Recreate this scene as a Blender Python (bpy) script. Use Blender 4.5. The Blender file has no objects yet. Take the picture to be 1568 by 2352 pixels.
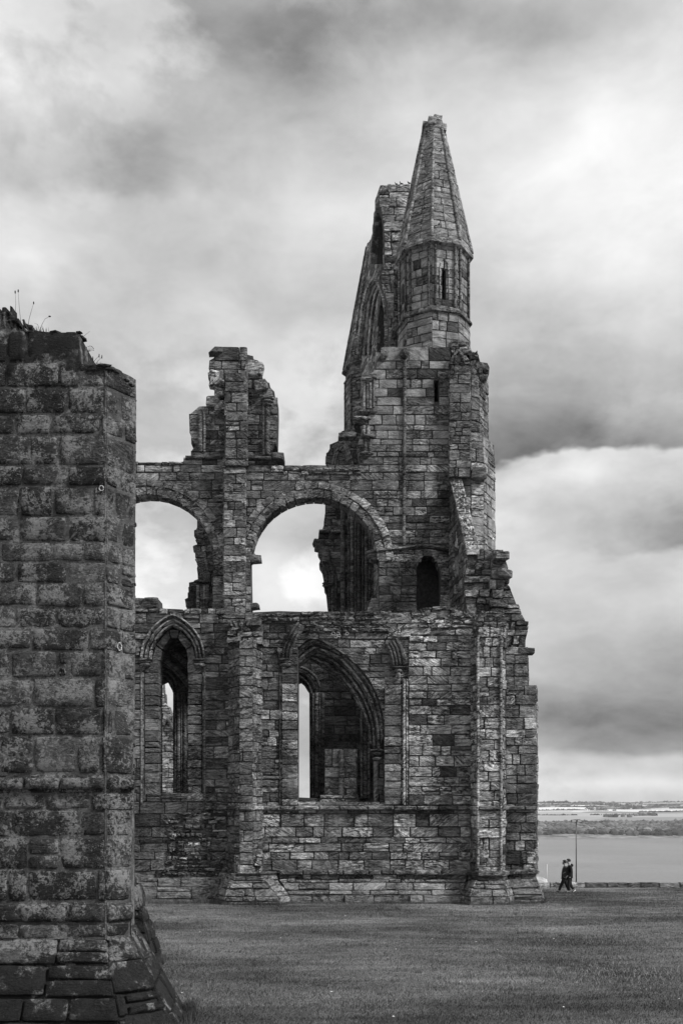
import bpy, bmesh, math, random
import numpy as np
from mathutils import Vector, Matrix, noise
from mathutils.geometry import tessellate_polygon

# ------------------------------------------------------------------ camera, sky, sun, exposure
scene = bpy.context.scene
F, CX, HY, CZ = 2400.0, 784.0, 1865.0, 3.8
R = math.radians
cam_d = bpy.data.cameras.new('camera'); cam = bpy.data.objects.new('camera', cam_d)
scene.collection.objects.link(cam); scene.camera = cam
cam.location = (0, 0, CZ); cam.rotation_euler = (R(90), 0, 0)
cam_d.sensor_fit = 'HORIZONTAL'; cam_d.sensor_width = 36; cam_d.lens = 36 * F / 1568
cam_d.shift_y = (HY - 1176) / 1568; cam_d.clip_start = 0.1; cam_d.clip_end = 60000
SUN_AZ, SUN_EL = 116.0, 40.0      # degrees clockwise from the view direction; behind and to the right
scene.view_settings.view_transform = 'Standard'; scene.view_settings.look = 'None'
scene.view_settings.gamma = 1; scene.view_settings.exposure = 0.30
scene.view_settings.use_curve_mapping = False

def nt_math(nt):
    def m(op, a, b=None, c=None, clamp=False):
        n = nt.nodes.new('ShaderNodeMath'); n.operation = op; n.use_clamp = clamp
        for i, v in enumerate((a, b, c)):
            if v is None: continue
            if isinstance(v, (int, float)): n.inputs[i].default_value = v
            else: nt.links.new(v, n.inputs[i])
        return n.outputs[0]
    return m

def ramp(m, v, a, b, lo=0.0, hi=1.0):      # smooth range map
    t = m('DIVIDE', m('SUBTRACT', v, a), b - a, clamp=True)
    return m('ADD', m('MULTIPLY', t, hi - lo), lo)

def make_world():
    w = bpy.data.worlds.new('World'); scene.world = w; w.use_nodes = True
    nt = w.node_tree; nt.nodes.clear(); m = nt_math(nt); L = nt.links.new
    out = nt.nodes.new('ShaderNodeOutputWorld'); bg = nt.nodes.new('ShaderNodeBackground')
    bg.inputs['Strength'].default_value = 0.1; L(bg.outputs[0], out.inputs[0])
    sky = nt.nodes.new('ShaderNodeTexSky'); sky.sky_type = 'NISHITA'; sky.sun_disc = False
    sky.sun_elevation = R(SUN_EL); sky.sun_rotation = R(SUN_AZ)
    bw = nt.nodes.new('ShaderNodeRGBToBW'); L(sky.outputs[0], bw.inputs[0])
    tc = nt.nodes.new('ShaderNodeTexCoord')
    def vnoise(scale, sc, detail, rough, off=(0, 0, 0), col=False, dist=0.0):
        mp = nt.nodes.new('ShaderNodeMapping'); L(tc.outputs['Generated'], mp.inputs[0])
        mp.inputs['Scale'].default_value = sc; mp.inputs['Location'].default_value = off
        n = nt.nodes.new('ShaderNodeTexNoise'); L(mp.outputs[0], n.inputs[0])
        n.inputs['Scale'].default_value = scale; n.inputs['Detail'].default_value = detail
        n.inputs['Roughness'].default_value = rough; n.inputs['Distortion'].default_value = dist
        return n.outputs['Color' if col else 0]
    sep = nt.nodes.new('ShaderNodeSeparateXYZ'); L(tc.outputs['Generated'], sep.inputs[0])
    X, Y, Z = sep.outputs
    wsep = nt.nodes.new('ShaderNodeSeparateXYZ'); L(vnoise(5, (1, 1, 1.7), 5, .6, (3, 1, 7), True), wsep.inputs[0])
    wx = m('MULTIPLY', m('SUBTRACT', wsep.outputs[0], .5), R(9)); wz = m('MULTIPLY', m('SUBTRACT', wsep.outputs[1], .5), R(6))
    az = m('ADD', m('ARCTAN2', X, Y), wx)
    el0 = m('ARCSINE', Z); el = m('ADD', el0, m('MULTIPLY', wz, m('MULTIPLY', el0, 6, clamp=True)))
    # broad cloud masses: (centre x, centre y, half width, half height) as seen from the headland, brightness
    blobs = [(300, 340, 190, 130, -.17), (560, 40, 620, 150, -.22), (1150, 50, 420, 60, -.10), 
             (1520, 1200, 110, 90, -.17), (1420, 1570, 420, 70, -.17), (1330, 1670, 420, 60, -.13), (1450, 1450, 380, 60, -.06), (520, 1190, 420, 60, -.13), (560, 640, 330, 150, -.05),
             (60, 540, 150, 120, .22), (1400, 330, 300, 170, .28), (1450, 560, 260, 160, .18), (120, 190, 260, 110, .10), (640, 430, 320, 120, .12),
             (1300, 1120, 170, 42, .14), (660, 1340, 110, 70, .12), (400, 1385, 110, 50, .08), (1400, 1802, 500, 16, .17), (960, 420, 160, 160, .10)]
    tot = None
    for x, y, rx, ry, a in blobs:
        dx = (x - CX) / F; dz = (HY - y) / F
        a0 = math.atan2(dx, 1); e0 = math.atan(dz / math.hypot(dx, 1))
        k = math.cos(e0)
        ra = rx / F * k; re = ry / F * k * k
        u = m('DIVIDE', m('SUBTRACT', az, a0), ra); v = m('DIVIDE', m('SUBTRACT', el, e0), re)
        d = m('ADD', m('MULTIPLY', u, u), m('MULTIPLY', v, v))
        g = m('MULTIPLY', m('POWER', 2.718, m('MULTIPLY', d, -.75)), a)
        tot = g if tot is None else m('ADD', tot, g)
    fbm = m('MULTIPLY', m('SUBTRACT', vnoise(4.2, (1, 1, 1.7), 9, .55, (1.3, 0, 0), dist=.25), .5), .62)
    fine = m('MULTIPLY', m('SUBTRACT', vnoise(12, (1, 1, 1.9), 8, .64, (5, 2, 0), dist=.3), .5), .27)
    val = m('ADD', m('ADD', tot, .535), m('ADD', fbm, fine))
    for x, ye, hgt, wd, a_, sharp in ((1310, 1062, 220, 430, -.42, 26), (1480, 1750, 120, 560, -.24, 30), (1500, 1290, 110, 140, -.2, 30), (300, 470, 190, 190, -.12, 60)):
        dx = (x - CX) / F; dz = (HY - ye) / F; k = math.cos(math.atan(dz)); a0 = math.atan2(dx, 1); e0 = math.atan(dz / math.hypot(dx, 1)); s_ = k * k / F
        up = m('DIVIDE', m('SUBTRACT', el, e0), hgt * s_)
        edge = m('DIVIDE', m('SUBTRACT', el, e0), sharp * s_, clamp=True); edge = m('MULTIPLY', m('MULTIPLY', edge, edge), m('SUBTRACT', 3.0, m('MULTIPLY', edge, 2.0)))
        ux = m('DIVIDE', m('SUBTRACT', az, a0), wd * k / F)
        g = m('POWER', 2.718, m('MULTIPLY', m('ADD', m('MULTIPLY', m('MULTIPLY', up, up), m('GREATER_THAN', up, 0.0)), m('MULTIPLY', ux, ux)), -.8))
        val = m('ADD', val, m('MULTIPLY', m('MULTIPLY', g, edge), a_))
    puff = ramp(m, vnoise(6.5, (1, 1, 1.5), 8, .56, (8, 3, 2), dist=.15), .47, .56); mass_ = ramp(m, vnoise(2.4, (1, 1, 1.6), 4, .5, (2, 9, 4)), .42, .60)
    val = m('ADD', val, m('MULTIPLY', m('MULTIPLY', puff, mass_), .20))
    val = m('MAXIMUM', val, .085); val = m('MINIMUM', val, .88)
    # below the horizon: dull ground tone
    tot = m('ADD', m('MULTIPLY', val, 9.3), m('MULTIPLY', bw.outputs[0], .07))
    L(tot, bg.inputs['Color'])
make_world()
try: scene.world.cycles.sampling_method = 'MANUAL'; scene.world.cycles.sample_map_resolution = 512
except Exception: pass
sl = bpy.data.lights.new('sun', 'SUN'); sl.energy = 3.2; sl.angle = R(11); sl.color = (1, 1, 1)
so = bpy.data.objects.new('sun', sl); scene.collection.objects.link(so)
sd = Vector((math.sin(R(SUN_AZ)) * math.cos(R(SUN_EL)), math.cos(R(SUN_AZ)) * math.cos(R(SUN_EL)), math.sin(R(SUN_EL))))
so.rotation_euler = sd.to_track_quat('Z', 'Y').to_euler(); so.location = sd * 80

# ------------------------------------------------------------------ materials
def mat_base(name, rough=.9):
    mt = bpy.data.materials.new(name); mt.use_nodes = True
    nt = mt.node_tree; b = nt.nodes['Principled BSDF']; b.inputs['Roughness'].default_value = rough
    b.inputs['Specular IOR Level'].default_value = .25
    return mt, nt, b, nt_math(nt)

def noise_n(nt, vec, scale, detail=4, rough=.6, dist=0.0):
    n = nt.nodes.new('ShaderNodeTexNoise'); nt.links.new(vec, n.inputs[0])
    n.inputs['Scale'].default_value = scale; n.inputs['Detail'].default_value = detail
    n.inputs['Roughness'].default_value = rough; n.inputs['Distortion'].default_value = dist
    return n.outputs[0]

def grey(nt, v, b):
    nt.links.new(v, b.inputs['Base Color'])

def stone_mat(name, lo, hi, scale=1.0, lichen=.5, soot=.5, moss=0.0, bump=1.0, st=1.0, cover=0.0, erode=.6, lv=.30):
    mt, nt, b, m = mat_base(name, .92); L = nt.links.new
    geo = nt.nodes.new('ShaderNodeNewGeometry'); at = nt.nodes.new('ShaderNodeAttribute'); at.attribute_name = 'tone'
    tone = at.outputs['Fac']; pos = geo.outputs['Position']
    comb = nt.nodes.new('ShaderNodeCombineXYZ')
    L(m('MULTIPLY', tone, 31.7), comb.inputs[0]); L(m('MULTIPLY', tone, 57.1), comb.inputs[1]); L(m('MULTIPLY', tone, 93.3), comb.inputs[2])
    rot = nt.nodes.new('ShaderNodeVectorRotate'); rot.rotation_type = 'Y_AXIS'   # every stone was bedded with its own lay
    L(pos, rot.inputs['Vector'])
    lay = m('MULTIPLY', m('POWER', m('SUBTRACT', m('FRACT', m('MULTIPLY', tone, 7.77)), .5), 3), 5.5)
    L(lay, rot.inputs['Angle'])
    add = nt.nodes.new('ShaderNodeVectorMath'); add.operation = 'ADD'; L(rot.outputs[0], add.inputs[0]); L(comb.outputs[0], add.inputs[1])
    mp = nt.nodes.new('ShaderNodeMapping'); L(add.outputs[0], mp.inputs[0]); mp.inputs['Scale'].default_value = (scale, scale, scale * 6)
    streak = noise_n(nt, mp.outputs[0], 2.4, 7, .68, .5)
    mp2 = nt.nodes.new('ShaderNodeMapping'); L(add.outputs[0], mp2.inputs[0]); mp2.inputs['Scale'].default_value = (scale,) * 3
    blotch = noise_n(nt, mp2.outputs[0], 2.2, 5, .6, .3)
    grain = noise_n(nt, pos, 34 * scale, 3, .7)
    pits = noise_n(nt, mp2.outputs[0], 11, 3, .7)
    big = noise_n(nt, pos, .33, 5, .62, .4)
    mv = nt.nodes.new('ShaderNodeMapping'); L(pos, mv.inputs[0]); mv.inputs['Scale'].default_value = (1.3, 1.3, .22)
    run = noise_n(nt, mv.outputs[0], 1.1, 4, .6)
    t2 = m('FRACT', m('MULTIPLY', tone, 13.31))
    tcurve = m('ADD', m('MULTIPLY', t2, .75), m('MULTIPLY', m('POWER', t2, 8), .55))
    base = m('ADD', m('MULTIPLY', tcurve, hi - lo), lo)
    v = m('MULTIPLY', base, ramp(m, streak, .36, .64, 1 - .68 * st, 1 + .8 * st))
    v = m('MULTIPLY', v, ramp(m, grain, .3, .7, .72, 1.3))
    v = m('MULTIPLY', v, ramp(m, blotch, .36, .6, .62, 1.22))
    mp3 = nt.nodes.new('ShaderNodeMapping'); L(add.outputs[0], mp3.inputs[0]); mp3.inputs['Scale'].default_value = (scale, scale, scale * 2.3)
    ero = noise_n(nt, mp3.outputs[0], 5.5, 4, .62, .8); emask = ramp(m, noise_n(nt, pos, .9 * scale, 3, .5), .40, .56)
    hole = m('MULTIPLY', ramp(m, ero, .50, .42), m('MULTIPLY', emask, erode))
    v = m('MULTIPLY', m('MULTIPLY', v, ramp(m, pits, .30, .42, .5, 1.0)), m('SUBTRACT', 1.0, m('MULTIPLY', hole, .75)))
    s = m('MULTIPLY', ramp(m, big, .50, .64), ramp(m, run, .42, .58, .3, 1.0))
    v = m('MULTIPLY', v, m('SUBTRACT', 1.0, m('MULTIPLY', s, soot)))
    if lichen > 0:
        l1 = noise_n(nt, pos, 6 * scale, 8, .78, .6); l2 = noise_n(nt, pos, .8 * scale, 3, .5)
        thr = ramp(m, l2, .38, .62, .66 - cover, .50 - cover)
        lm = m('MULTIPLY', m('MULTIPLY', m('SUBTRACT', l1, thr), 14, clamp=True), lichen)
        vo = nt.nodes.new('ShaderNodeTexVoronoi'); L(pos, vo.inputs[0]); vo.inputs['Scale'].default_value = 7 * scale
        vsel = m('GREATER_THAN', noise_n(nt, pos, 2.5 * scale, 2), .56)
        spot = m('MULTIPLY', m('MULTIPLY', m('LESS_THAN', vo.outputs['Distance'], .17), vsel), lichen * .8)
        lm = m('MAXIMUM', lm, spot)
        v = m('ADD', m('MULTIPLY', v, m('SUBTRACT', 1.0, lm)), m('MULTIPLY', lm, lv))
    if moss > 0:
        g1 = noise_n(nt, pos, 3.4, 6, .62, .2); g2 = noise_n(nt, pos, 30, 3, .6)
        sp = nt.nodes.new('ShaderNodeSeparateXYZ'); L(pos, sp.inputs[0])
        zz = m('MAXIMUM', ramp(m, sp.outputs[2], 2.4, 1.4, 0, 1.12), ramp(m, sp.outputs[2], 9.0, 10.4, 0, 1.0))
        gm = m('MULTIPLY', m('SUBTRACT', g1, m('SUBTRACT', .82, m('MULTIPLY', zz, .41))), 16, clamp=True)
        v = m('ADD', m('MULTIPLY', v, m('SUBTRACT', 1.0, m('MULTIPLY', gm, moss))), m('MULTIPLY', m('MULTIPLY', gm, g2), .03))
    grey(nt, v, b)
    h = m('ADD', m('SUBTRACT', m('MULTIPLY', streak, .5 + .5 * st), m('MULTIPLY', hole, .9)), m('ADD', m('MULTIPLY', pits, .5), m('ADD', m('MULTIPLY', grain, .22), m('MULTIPLY', blotch, .5))))
    bp = nt.nodes.new('ShaderNodeBump'); bp.inputs['Strength'].default_value = 1.0; bp.inputs['Distance'].default_value = .085 * bump / scale
    L(h, bp.inputs['Height']); L(bp.outputs[0], b.inputs['Normal'])
    return mt

def simple_mat(name, v, rough=.8, nscale=0, namp=.3, bump=0, metal=0):
    mt, nt, b, m = mat_base(name, rough); b.inputs['Metallic'].default_value = metal
    geo = nt.nodes.new('ShaderNodeNewGeometry')
    if nscale:
        n = noise_n(nt, geo.outputs['Position'], nscale, 6, .65)
        grey(nt, m('MULTIPLY', ramp(m, n, .3, .7, 1 - namp, 1 + namp), v), b)
        if bump:
            bp = nt.nodes.new('ShaderNodeBump'); bp.inputs['Strength'].default_value = 1; bp.inputs['Distance'].default_value = bump
            nt.links.new(n, bp.inputs['Height']); nt.links.new(bp.outputs[0], b.inputs['Normal'])
    else: b.inputs['Base Color'].default_value = (v, v, v, 1)
    return mt

M = {}
M['far'] = stone_mat('sandstone', .11, .30, 1.0, .3, .75, bump=1.3, erode=.9)
M['sunny'] = stone_mat('pale_lit_sandstone',   .33, .60, 1.0, .2, .5, bump=1.9, erode=1.1, st=1.15)  # pale stone; the brighter right end is put into its colour too
M['dark'] = stone_mat('sooty_shaded_sandstone', .05, .17, 1.0, .2, .5)  # sooty stone; left-side and interior shade is put into its colour too
M['spire'] = stone_mat('spire_stone', .16, .31, 1.1, .8, .3)
M['base'] = stone_mat('plinth_stone', .12, .26, 1.2, .8, .55, st=.9, cover=.06, erode=.7)
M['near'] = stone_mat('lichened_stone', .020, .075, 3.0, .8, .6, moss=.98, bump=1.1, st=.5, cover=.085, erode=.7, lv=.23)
M['smooth'] = stone_mat('smooth_sandstone', .17, .30, 1.0, .25, .55, bump=.7, st=.45, erode=.25)
M['white'] = stone_mat('pale_far_stone', .35, .6, .7, 0, .2)
M['mortar'] = simple_mat('mortar', .06, .95, 9, .6, .05)
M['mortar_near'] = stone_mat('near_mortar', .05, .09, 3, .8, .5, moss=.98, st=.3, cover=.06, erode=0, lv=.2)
M['rubble'] = stone_mat('rubble_core', .13, .42, 1.6, .5, .3)

# ------------------------------------------------------------------ objects
C = scene.collection
WL = {}
def thing(name, label, cat, loc=(0, 0, 0), group=None):
    o = bpy.data.objects.new(name, None); C.objects.link(o); o.location = loc; WL[o] = Vector(loc); o.empty_display_size = .3
    o['label'] = label; o['category'] = cat
    if group: o['group'] = group
    return o
def link_mesh(name, verts, faces, mat, parent=None, tones=None, smooth=False, loc=None, kind=None):
    verts = np.asarray(verts, dtype=np.float64).reshape(-1, 3)
    if loc is None: loc = verts.mean(axis=0) if parent is not None else np.zeros(3)
    loc = np.asarray(loc, float)
    me = bpy.data.meshes.new(name)
    me.from_pydata((verts - loc).tolist(), [], faces)
    if mat: me.materials.append(mat)
    if tones is not None:
        a = me.attributes.new('tone', 'FLOAT', 'FACE')
        t = np.full(len(me.polygons), tones, np.float32) if np.isscalar(tones) else np.asarray(tones, np.float32)
        a.data.foreach_set('value', t)
    if smooth: me.polygons.foreach_set('use_smooth', [True] * len(me.polygons))
    me.update()
    o = bpy.data.objects.new(name, me); C.objects.link(o); WL[o] = Vector(loc)
    if parent is not None: o.parent = parent; o.location = Vector(loc) - WL[parent]
    else: o.location = loc
    if kind: o['kind'] = kind
    return o

def PW(x, y, Y):          # reading of the photograph (x, y of a 1568 wide copy) at a distance Y
    return Vector(((x - CX) * Y / F, Y, CZ + (HY - y) * Y / F))
def ZW(y, Y): return CZ + (HY - y) * Y / F
def XW(x, Y): return (x - CX) * Y / F
class Frame:
    def __init__(s, O, U, V=(0, 0, 1)):
        s.O = Vector(O); s.U = Vector(U).normalized(); V = Vector(V)
        s.N = s.U.cross(V).normalized(); s.V = s.N.cross(s.U).normalized()
    def px(s, x, y):
        d = Vector(((x - CX) / F, 1, (HY - y) / F)); c = Vector((0, 0, CZ))
        t = (s.O - c).dot(s.N) / d.dot(s.N); q = c + d * t - s.O
        return (q.dot(s.U), q.dot(s.V))
    def P(s, u, v, d=0): return s.O + s.U * u + s.V * v + s.N * d
def front(Y): return Frame((0, Y, 0), (1, 0, 0))

STONES = []     # (thingkey, parent, kind, mat, tone, verts, faces, area, smooth)
def stone(fr, q, df, db, parent, kind, mat, tone, nx=3, ny=2, ch=.02, jit=.008, rng=random, round_=.012, smooth=False, key='abbey', ptone=None):
    """a block: q = bl, br, tr, tl in frame coordinates, face df proud, tail db deep"""
    (x0, y0), (x1, y1), (x2, y2), (x3, y3) = q
    V = []; tilt = rng.uniform(-1, 1) * .012; tilv = rng.uniform(-1, 1) * .010
    def bil(s, t):
        return ((x0 * (1 - s) + x1 * s) * (1 - t) + (x3 * (1 - s) + x2 * s) * t, (y0 * (1 - s) + y1 * s) * (1 - t) + (y3 * (1 - s) + y2 * s) * t)
    w = max(math.hypot(x1 - x0, y1 - y0), .03); h = max(math.hypot(x3 - x0, y3 - y0), .03)
    cs = min(ch / w, .3); ct = min(ch / h, .3)
    grid = []
    for j in range(ny + 1):
        for i in range(nx + 1):
            s = cs + (1 - 2 * cs) * i / nx; t = ct + (1 - 2 * ct) * j / ny
            u, v = bil(s, t)
            d = df + rng.uniform(-jit, jit) + tilt * (s - .5) * 2 + tilv * (t - .5) * 2
            corner = (i in (0, nx)) and (j in (0, ny))
            if corner: d -= round_
            grid.append(fr.P(u + rng.uniform(-jit, jit) * .6, v + rng.uniform(-jit, jit) * .6, d))
    bi = [i for i in range(nx + 1)] + [nx + (nx + 1) * j for j in range(1, ny + 1)] + [ny * (nx + 1) + i for i in range(nx - 1, -1, -1)] + [(nx + 1) * j for j in range(ny - 1, 0, -1)]
    bst = [(i / nx, 0) for i in range(nx + 1)] + [(1, j / ny) for j in range(1, ny + 1)] + [(i / nx, 1) for i in range(nx - 1, -1, -1)] + [(0, j / ny) for j in range(ny - 1, 0, -1)]
    G = len(grid); V = grid; nb = len(bi)
    for k, (s, t) in enumerate(bst):
        cr = (s in (0, 1)) and (t in (0, 1))
        ins = round_ * 1.2 if cr else rng.uniform(0, jit)
        ss = s + (ins / w) * (1 if s == 0 else -1 if s == 1 else 0); tt = t + (ins / h) * (1 if t == 0 else -1 if t == 1 else 0)
        u, v = bil(ss, tt); V.append(fr.P(u, v, df - ch))
    for k, (s, t) in enumerate(bst):
        u, v = bil(s, t); V.append(fr.P(u, v, -db))
    Fc = []
    for j in range(ny):
        for i in range(nx):
            a = j * (nx + 1) + i; Fc.append((a, a + 1, a + nx + 2, a + nx + 1))
    for k in range(nb):
        k2 = (k + 1) % nb
        Fc.append((bi[k2], bi[k], G + k, G + k2)); Fc.append((G + k2, G + k, G + nb + k, G + nb + k2))
    c = fr.P(*bil(.5, .5), df)
    dd = (c - Vector((0, 0, CZ))); sc = F / max(dd.y, .1)
    px, py = CX + dd.x * sc, HY - dd.z * sc
    area = w * h * sc * sc * abs(fr.N.dot(dd.normalized()))
    if not (-5 < px < 1573 and -5 < py < 2357): area *= .001
    if dd.y > 24 and px < 308: area *= .001
    if dd.y > 44.5 and py > 1405: area *= .01
    STONES.append((key, parent, kind, mat, rng.random() if tone is None else tone, V, Fc, area, smooth))

def cuts(rings, v):
    out = []
    for r in rings:
        n = len(r)
        for i in range(n):
            (x0, y0), (x1, y1) = r[i], r[(i + 1) % n]
            if (y0 <= v) != (y1 <= v): out.append(x0 + (v - y0) / (y1 - y0) * (x1 - x0))
    return sorted(out)

def masonry(fr, rings, parent, mat, h=(.34, .46), w=(.55, 1.1), out=(0, .035), seed=1, rag=0, gap=.022, db=.18, kind='stone', v0=None, v1=None,
            matfn=None, parfn=None, courses=None, joints=None, skip=0, nx=3, ny=2, ch=.02, jit=.012, key='abbey', smooth=False, hv=.07, partfn=None):
    rng = random.Random(seed)
    vs = [p[1] for p in rings[0]]; lo = min(vs) if v0 is None else v0; hi = max(vs) if v1 is None else v1
    if courses is None:
        courses = [lo]
        while courses[-1] < hi - .12:
            s = rng.uniform(*h) * rng.choice((.72, .9, 1, 1, 1.12))
            if hi - courses[-1] - s < h[0] * .5: s = hi - courses[-1]
            courses.append(min(courses[-1] + s, hi))
    for ci in range(len(courses) - 1):
        a, b = courses[ci], courses[ci + 1]; hh = b - a
        ca, cb, cm = cuts(rings, a + .1 * hh), cuts(rings, b - .1 * hh), cuts(rings, (a + b) / 2)
        ok = len(ca) == len(cb) == len(cm) and all(abs(p - q) < 1.6 * hh for p, q in zip(ca, cb))
        if not ok: ca = cb = cm
        for k in range(0, len(cm) - 1, 2):
            l0, l1, r0, r1 = ca[k], cb[k], ca[k + 1], cb[k + 1]
            L = (r0 + r1 - l0 - l1) / 2
            if L < .07: continue
            if rag: l0 += rng.uniform(-rag, rag); l1 = l0 + (l1 - ca[k]); r0 += rng.uniform(-rag, rag); r1 = r0 + (r1 - ca[k + 1])
            if joints is not None:
                js = [j for j in sorted(joints[ci]) if max(l0, l1) + .05 < j < min(r0, r1) - .05]
                xs = [None] + js + [None]
            else:
                ws = []; tot = 0
                while tot < L: s = rng.uniform(*w) * rng.choice((.6, .9, 1, 1.25)); ws.append(s); tot += s
                if len(ws) > 1 and (L - (tot - ws[-1])) < w[0] * .45: ws.pop(); tot = sum(ws)
                tot = sum(ws); acc = 0; xs = [None]
                for s in ws[:-1]: acc += s / tot; xs.append(acc)
                xs.append(None)
            nb = len(xs) - 1
            for i in range(nb):
                def edge(x, first):
                    if x is None: return (l0, l1) if first else (r0, r1)
                    if joints is not None: return (x, x)
                    xx = (l0 + l1) / 2 + x * L; j = 0
                    return (xx - j, xx + j)
                e0 = edge(xs[i], True); e1 = edge(xs[i + 1], False)
                g = gap * rng.choice((.2, .35, .5, .5, .8))
                if rng.random() < skip: continue
                # some stones are two thin ones
                parts = [(0, 1)]
                if hv and rng.random() < hv and hh > .3: t = rng.uniform(.4, .6); parts = [(0, t), (t, 1)]
                for (t0, t1) in parts:
                    la = e0[0] + (e0[1] - e0[0]) * t0; lb = e0[0] + (e0[1] - e0[0]) * t1
                    ra = e1[0] + (e1[1] - e1[0]) * t0; rb = e1[0] + (e1[1] - e1[0]) * t1
                    q = ((la + g, a + hh * t0 + g), (ra - g, a + hh * t0 + g), (rb - g, a + hh * t1 - g), (lb + g, a + hh * t1 - g))
                    if ra - la < .05 and rb - lb < .05: continue
                    cj = jit * .9; q = tuple((a_ + rng.uniform(-cj, cj), b_ + rng.uniform(-cj, cj)) for a_, b_ in q)
                    wc = fr.P((la + ra) / 2, (a + b) / 2)
                    mt = matfn(wc, rng) if matfn else mat
                    dd_ = rng.uniform(*out); dd_ = dd_ if db > .9 else max(dd_, -.03 + .01 * rng.random())
                    stone(fr, q, dd_, db, partfn(wc) if partfn else parent, kind, mt, None, nx, ny, ch, jit, rng, key=key, smooth=smooth)

def core(fr, rings, thick, parent, mat, name='core', rec=.06, backplate=True):
    polys = [[Vector((p[0], p[1], 0)) for p in r] for r in rings]
    tris = tessellate_polygon(polys); pts = [p for r in polys for p in r]; n = len(pts)
    V = [fr.P(p.x, p.y, -rec) for p in pts] + [fr.P(p.x, p.y, -thick) for p in pts]
    Fc = []
    for t in tris:
        a, b, c = [pts[i] for i in t]
        if (b - a).cross(c - a).z < 0: t = (t[0], t[2], t[1])
        Fc.append(tuple(t)); Fc.append(tuple(n + i for i in reversed(t)))
    base = 0
    for r in polys:
        m_ = len(r)
        for i in range(m_):
            j = (i + 1) % m_; Fc.append((base + i, base + j, n + base + j, n + base + i))
        base += m_
    return link_mesh(name, V, Fc, mat, parent, tones=.5)

def pxr(fr, pts): return [fr.px(x, y) for x, y in pts]
def wall(Y_or_fr, pxrings, parent, mat, thick=.8, cname='wall_core', cmat=None, **k):
    fr = Y_or_fr if isinstance(Y_or_fr, Frame) else front(Y_or_fr)
    rings = [pxr(fr, r) for r in pxrings]
    c = core(fr, rings, thick, parent, cmat or M['mortar'], cname)
    masonry(fr, rings, c, mat, **k)
    return fr, c

def loft(p0, z0, p1, z1, parent, mat, cname='wall_core', cap=True, closed=False, cmat=None, back=None, **k):
    """faces between two plans (lists of (X, Y) from left to right as seen)"""
    seed = k.pop('seed', 1); n = len(p0); CV = []; CF = []; jobs = []
    for i in range(n if closed else n - 1):
        j = (i + 1) % n
        A0, B0 = Vector((*p0[i], z0)), Vector((*p0[j], z0)); A1, B1 = Vector((*p1[i], z1)), Vector((*p1[j], z1))
        U = (B0 - A0)
        if U.length < .02: U = B1 - A1
        if max((B0 - A0).length, (B1 - A1).length) < .04: continue
        fr = Frame(A0, U, ((A1 + B1) / 2 - (A0 + B0) / 2))
        ring = []
        for p in (A0, B0, B1, A1): q = p - A0; ring.append((q.dot(fr.U), q.dot(fr.V)))
        jobs.append((fr, ring, seed + i * 7))
        b = len(CV); CV += [p - fr.N * .065 for p in (A0, B0, B1, A1)]; CF.append((b, b + 1, b + 2, b + 3))
    if cap:
        for pl, z, rv in ((p1, z1, False), (p0, z0, True)):
            b = len(CV); CV += [Vector((*q, z - (.03 if not rv else -.03))) for q in pl]; f = tuple(range(b, b + len(pl))); CF.append(f[::-1] if rv else f)
    if not closed:   # back face
        b = len(CV); CV += [Vector((*p0[-1], z0)), Vector((*p0[0], z0)), Vector((*p1[0], z1)), Vector((*p1[-1], z1))]; CF.append((b, b + 1, b + 2, b + 3))
    c = link_mesh(cname, CV, CF, cmat or M['mortar'], parent, tones=.4)
    for fr, ring, sd_ in jobs: masonry(fr, [ring], c, mat, seed=sd_, **k)
    return c

def band(fr, A, B, df, db, parent, mat, kind='voussoir', seg=.35, seed=3, out=.02, key='abbey', nx=2, ny=2, **k):
    """stones between two lines (each a list of points), cut across"""
    rng = random.Random(seed)
    def resample(L):
        d = [0]
        for a, b in zip(L, L[1:]): d.append(d[-1] + math.dist(a, b))
        return d
    dA = resample(A); n = max(1, round(dA[-1] / seg))
    def at(L, d, t):
        s = t * d[-1]
        for i in range(len(L) - 1):
            if s <= d[i + 1] or i == len(L) - 2:
                f = (s - d[i]) / max(d[i + 1] - d[i], 1e-6); return (L[i][0] + (L[i + 1][0] - L[i][0]) * f, L[i][1] + (L[i + 1][1] - L[i][1]) * f)
    dB = resample(B); ts = [0] + sorted((i + rng.uniform(-.16, .16)) / n for i in range(1, n)) + [1]
    for t0, t1 in zip(ts, ts[1:]):
        e = .012 / max(dA[-1], .1)
        q = (at(A, dA, t0 + e), at(A, dA, t1 - e), at(B, dB, t1 - e), at(B, dB, t0 + e))
        ar = sum(q[i][0] * q[(i + 1) % 4][1] - q[(i + 1) % 4][0] * q[i][1] for i in range(4))
        if ar < 0: q = (q[3], q[2], q[1], q[0])
        stone(fr, q, df + rng.uniform(-out, out), db, parent, kind, mat, None, nx, ny, rng=rng, key=key, **k)

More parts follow.
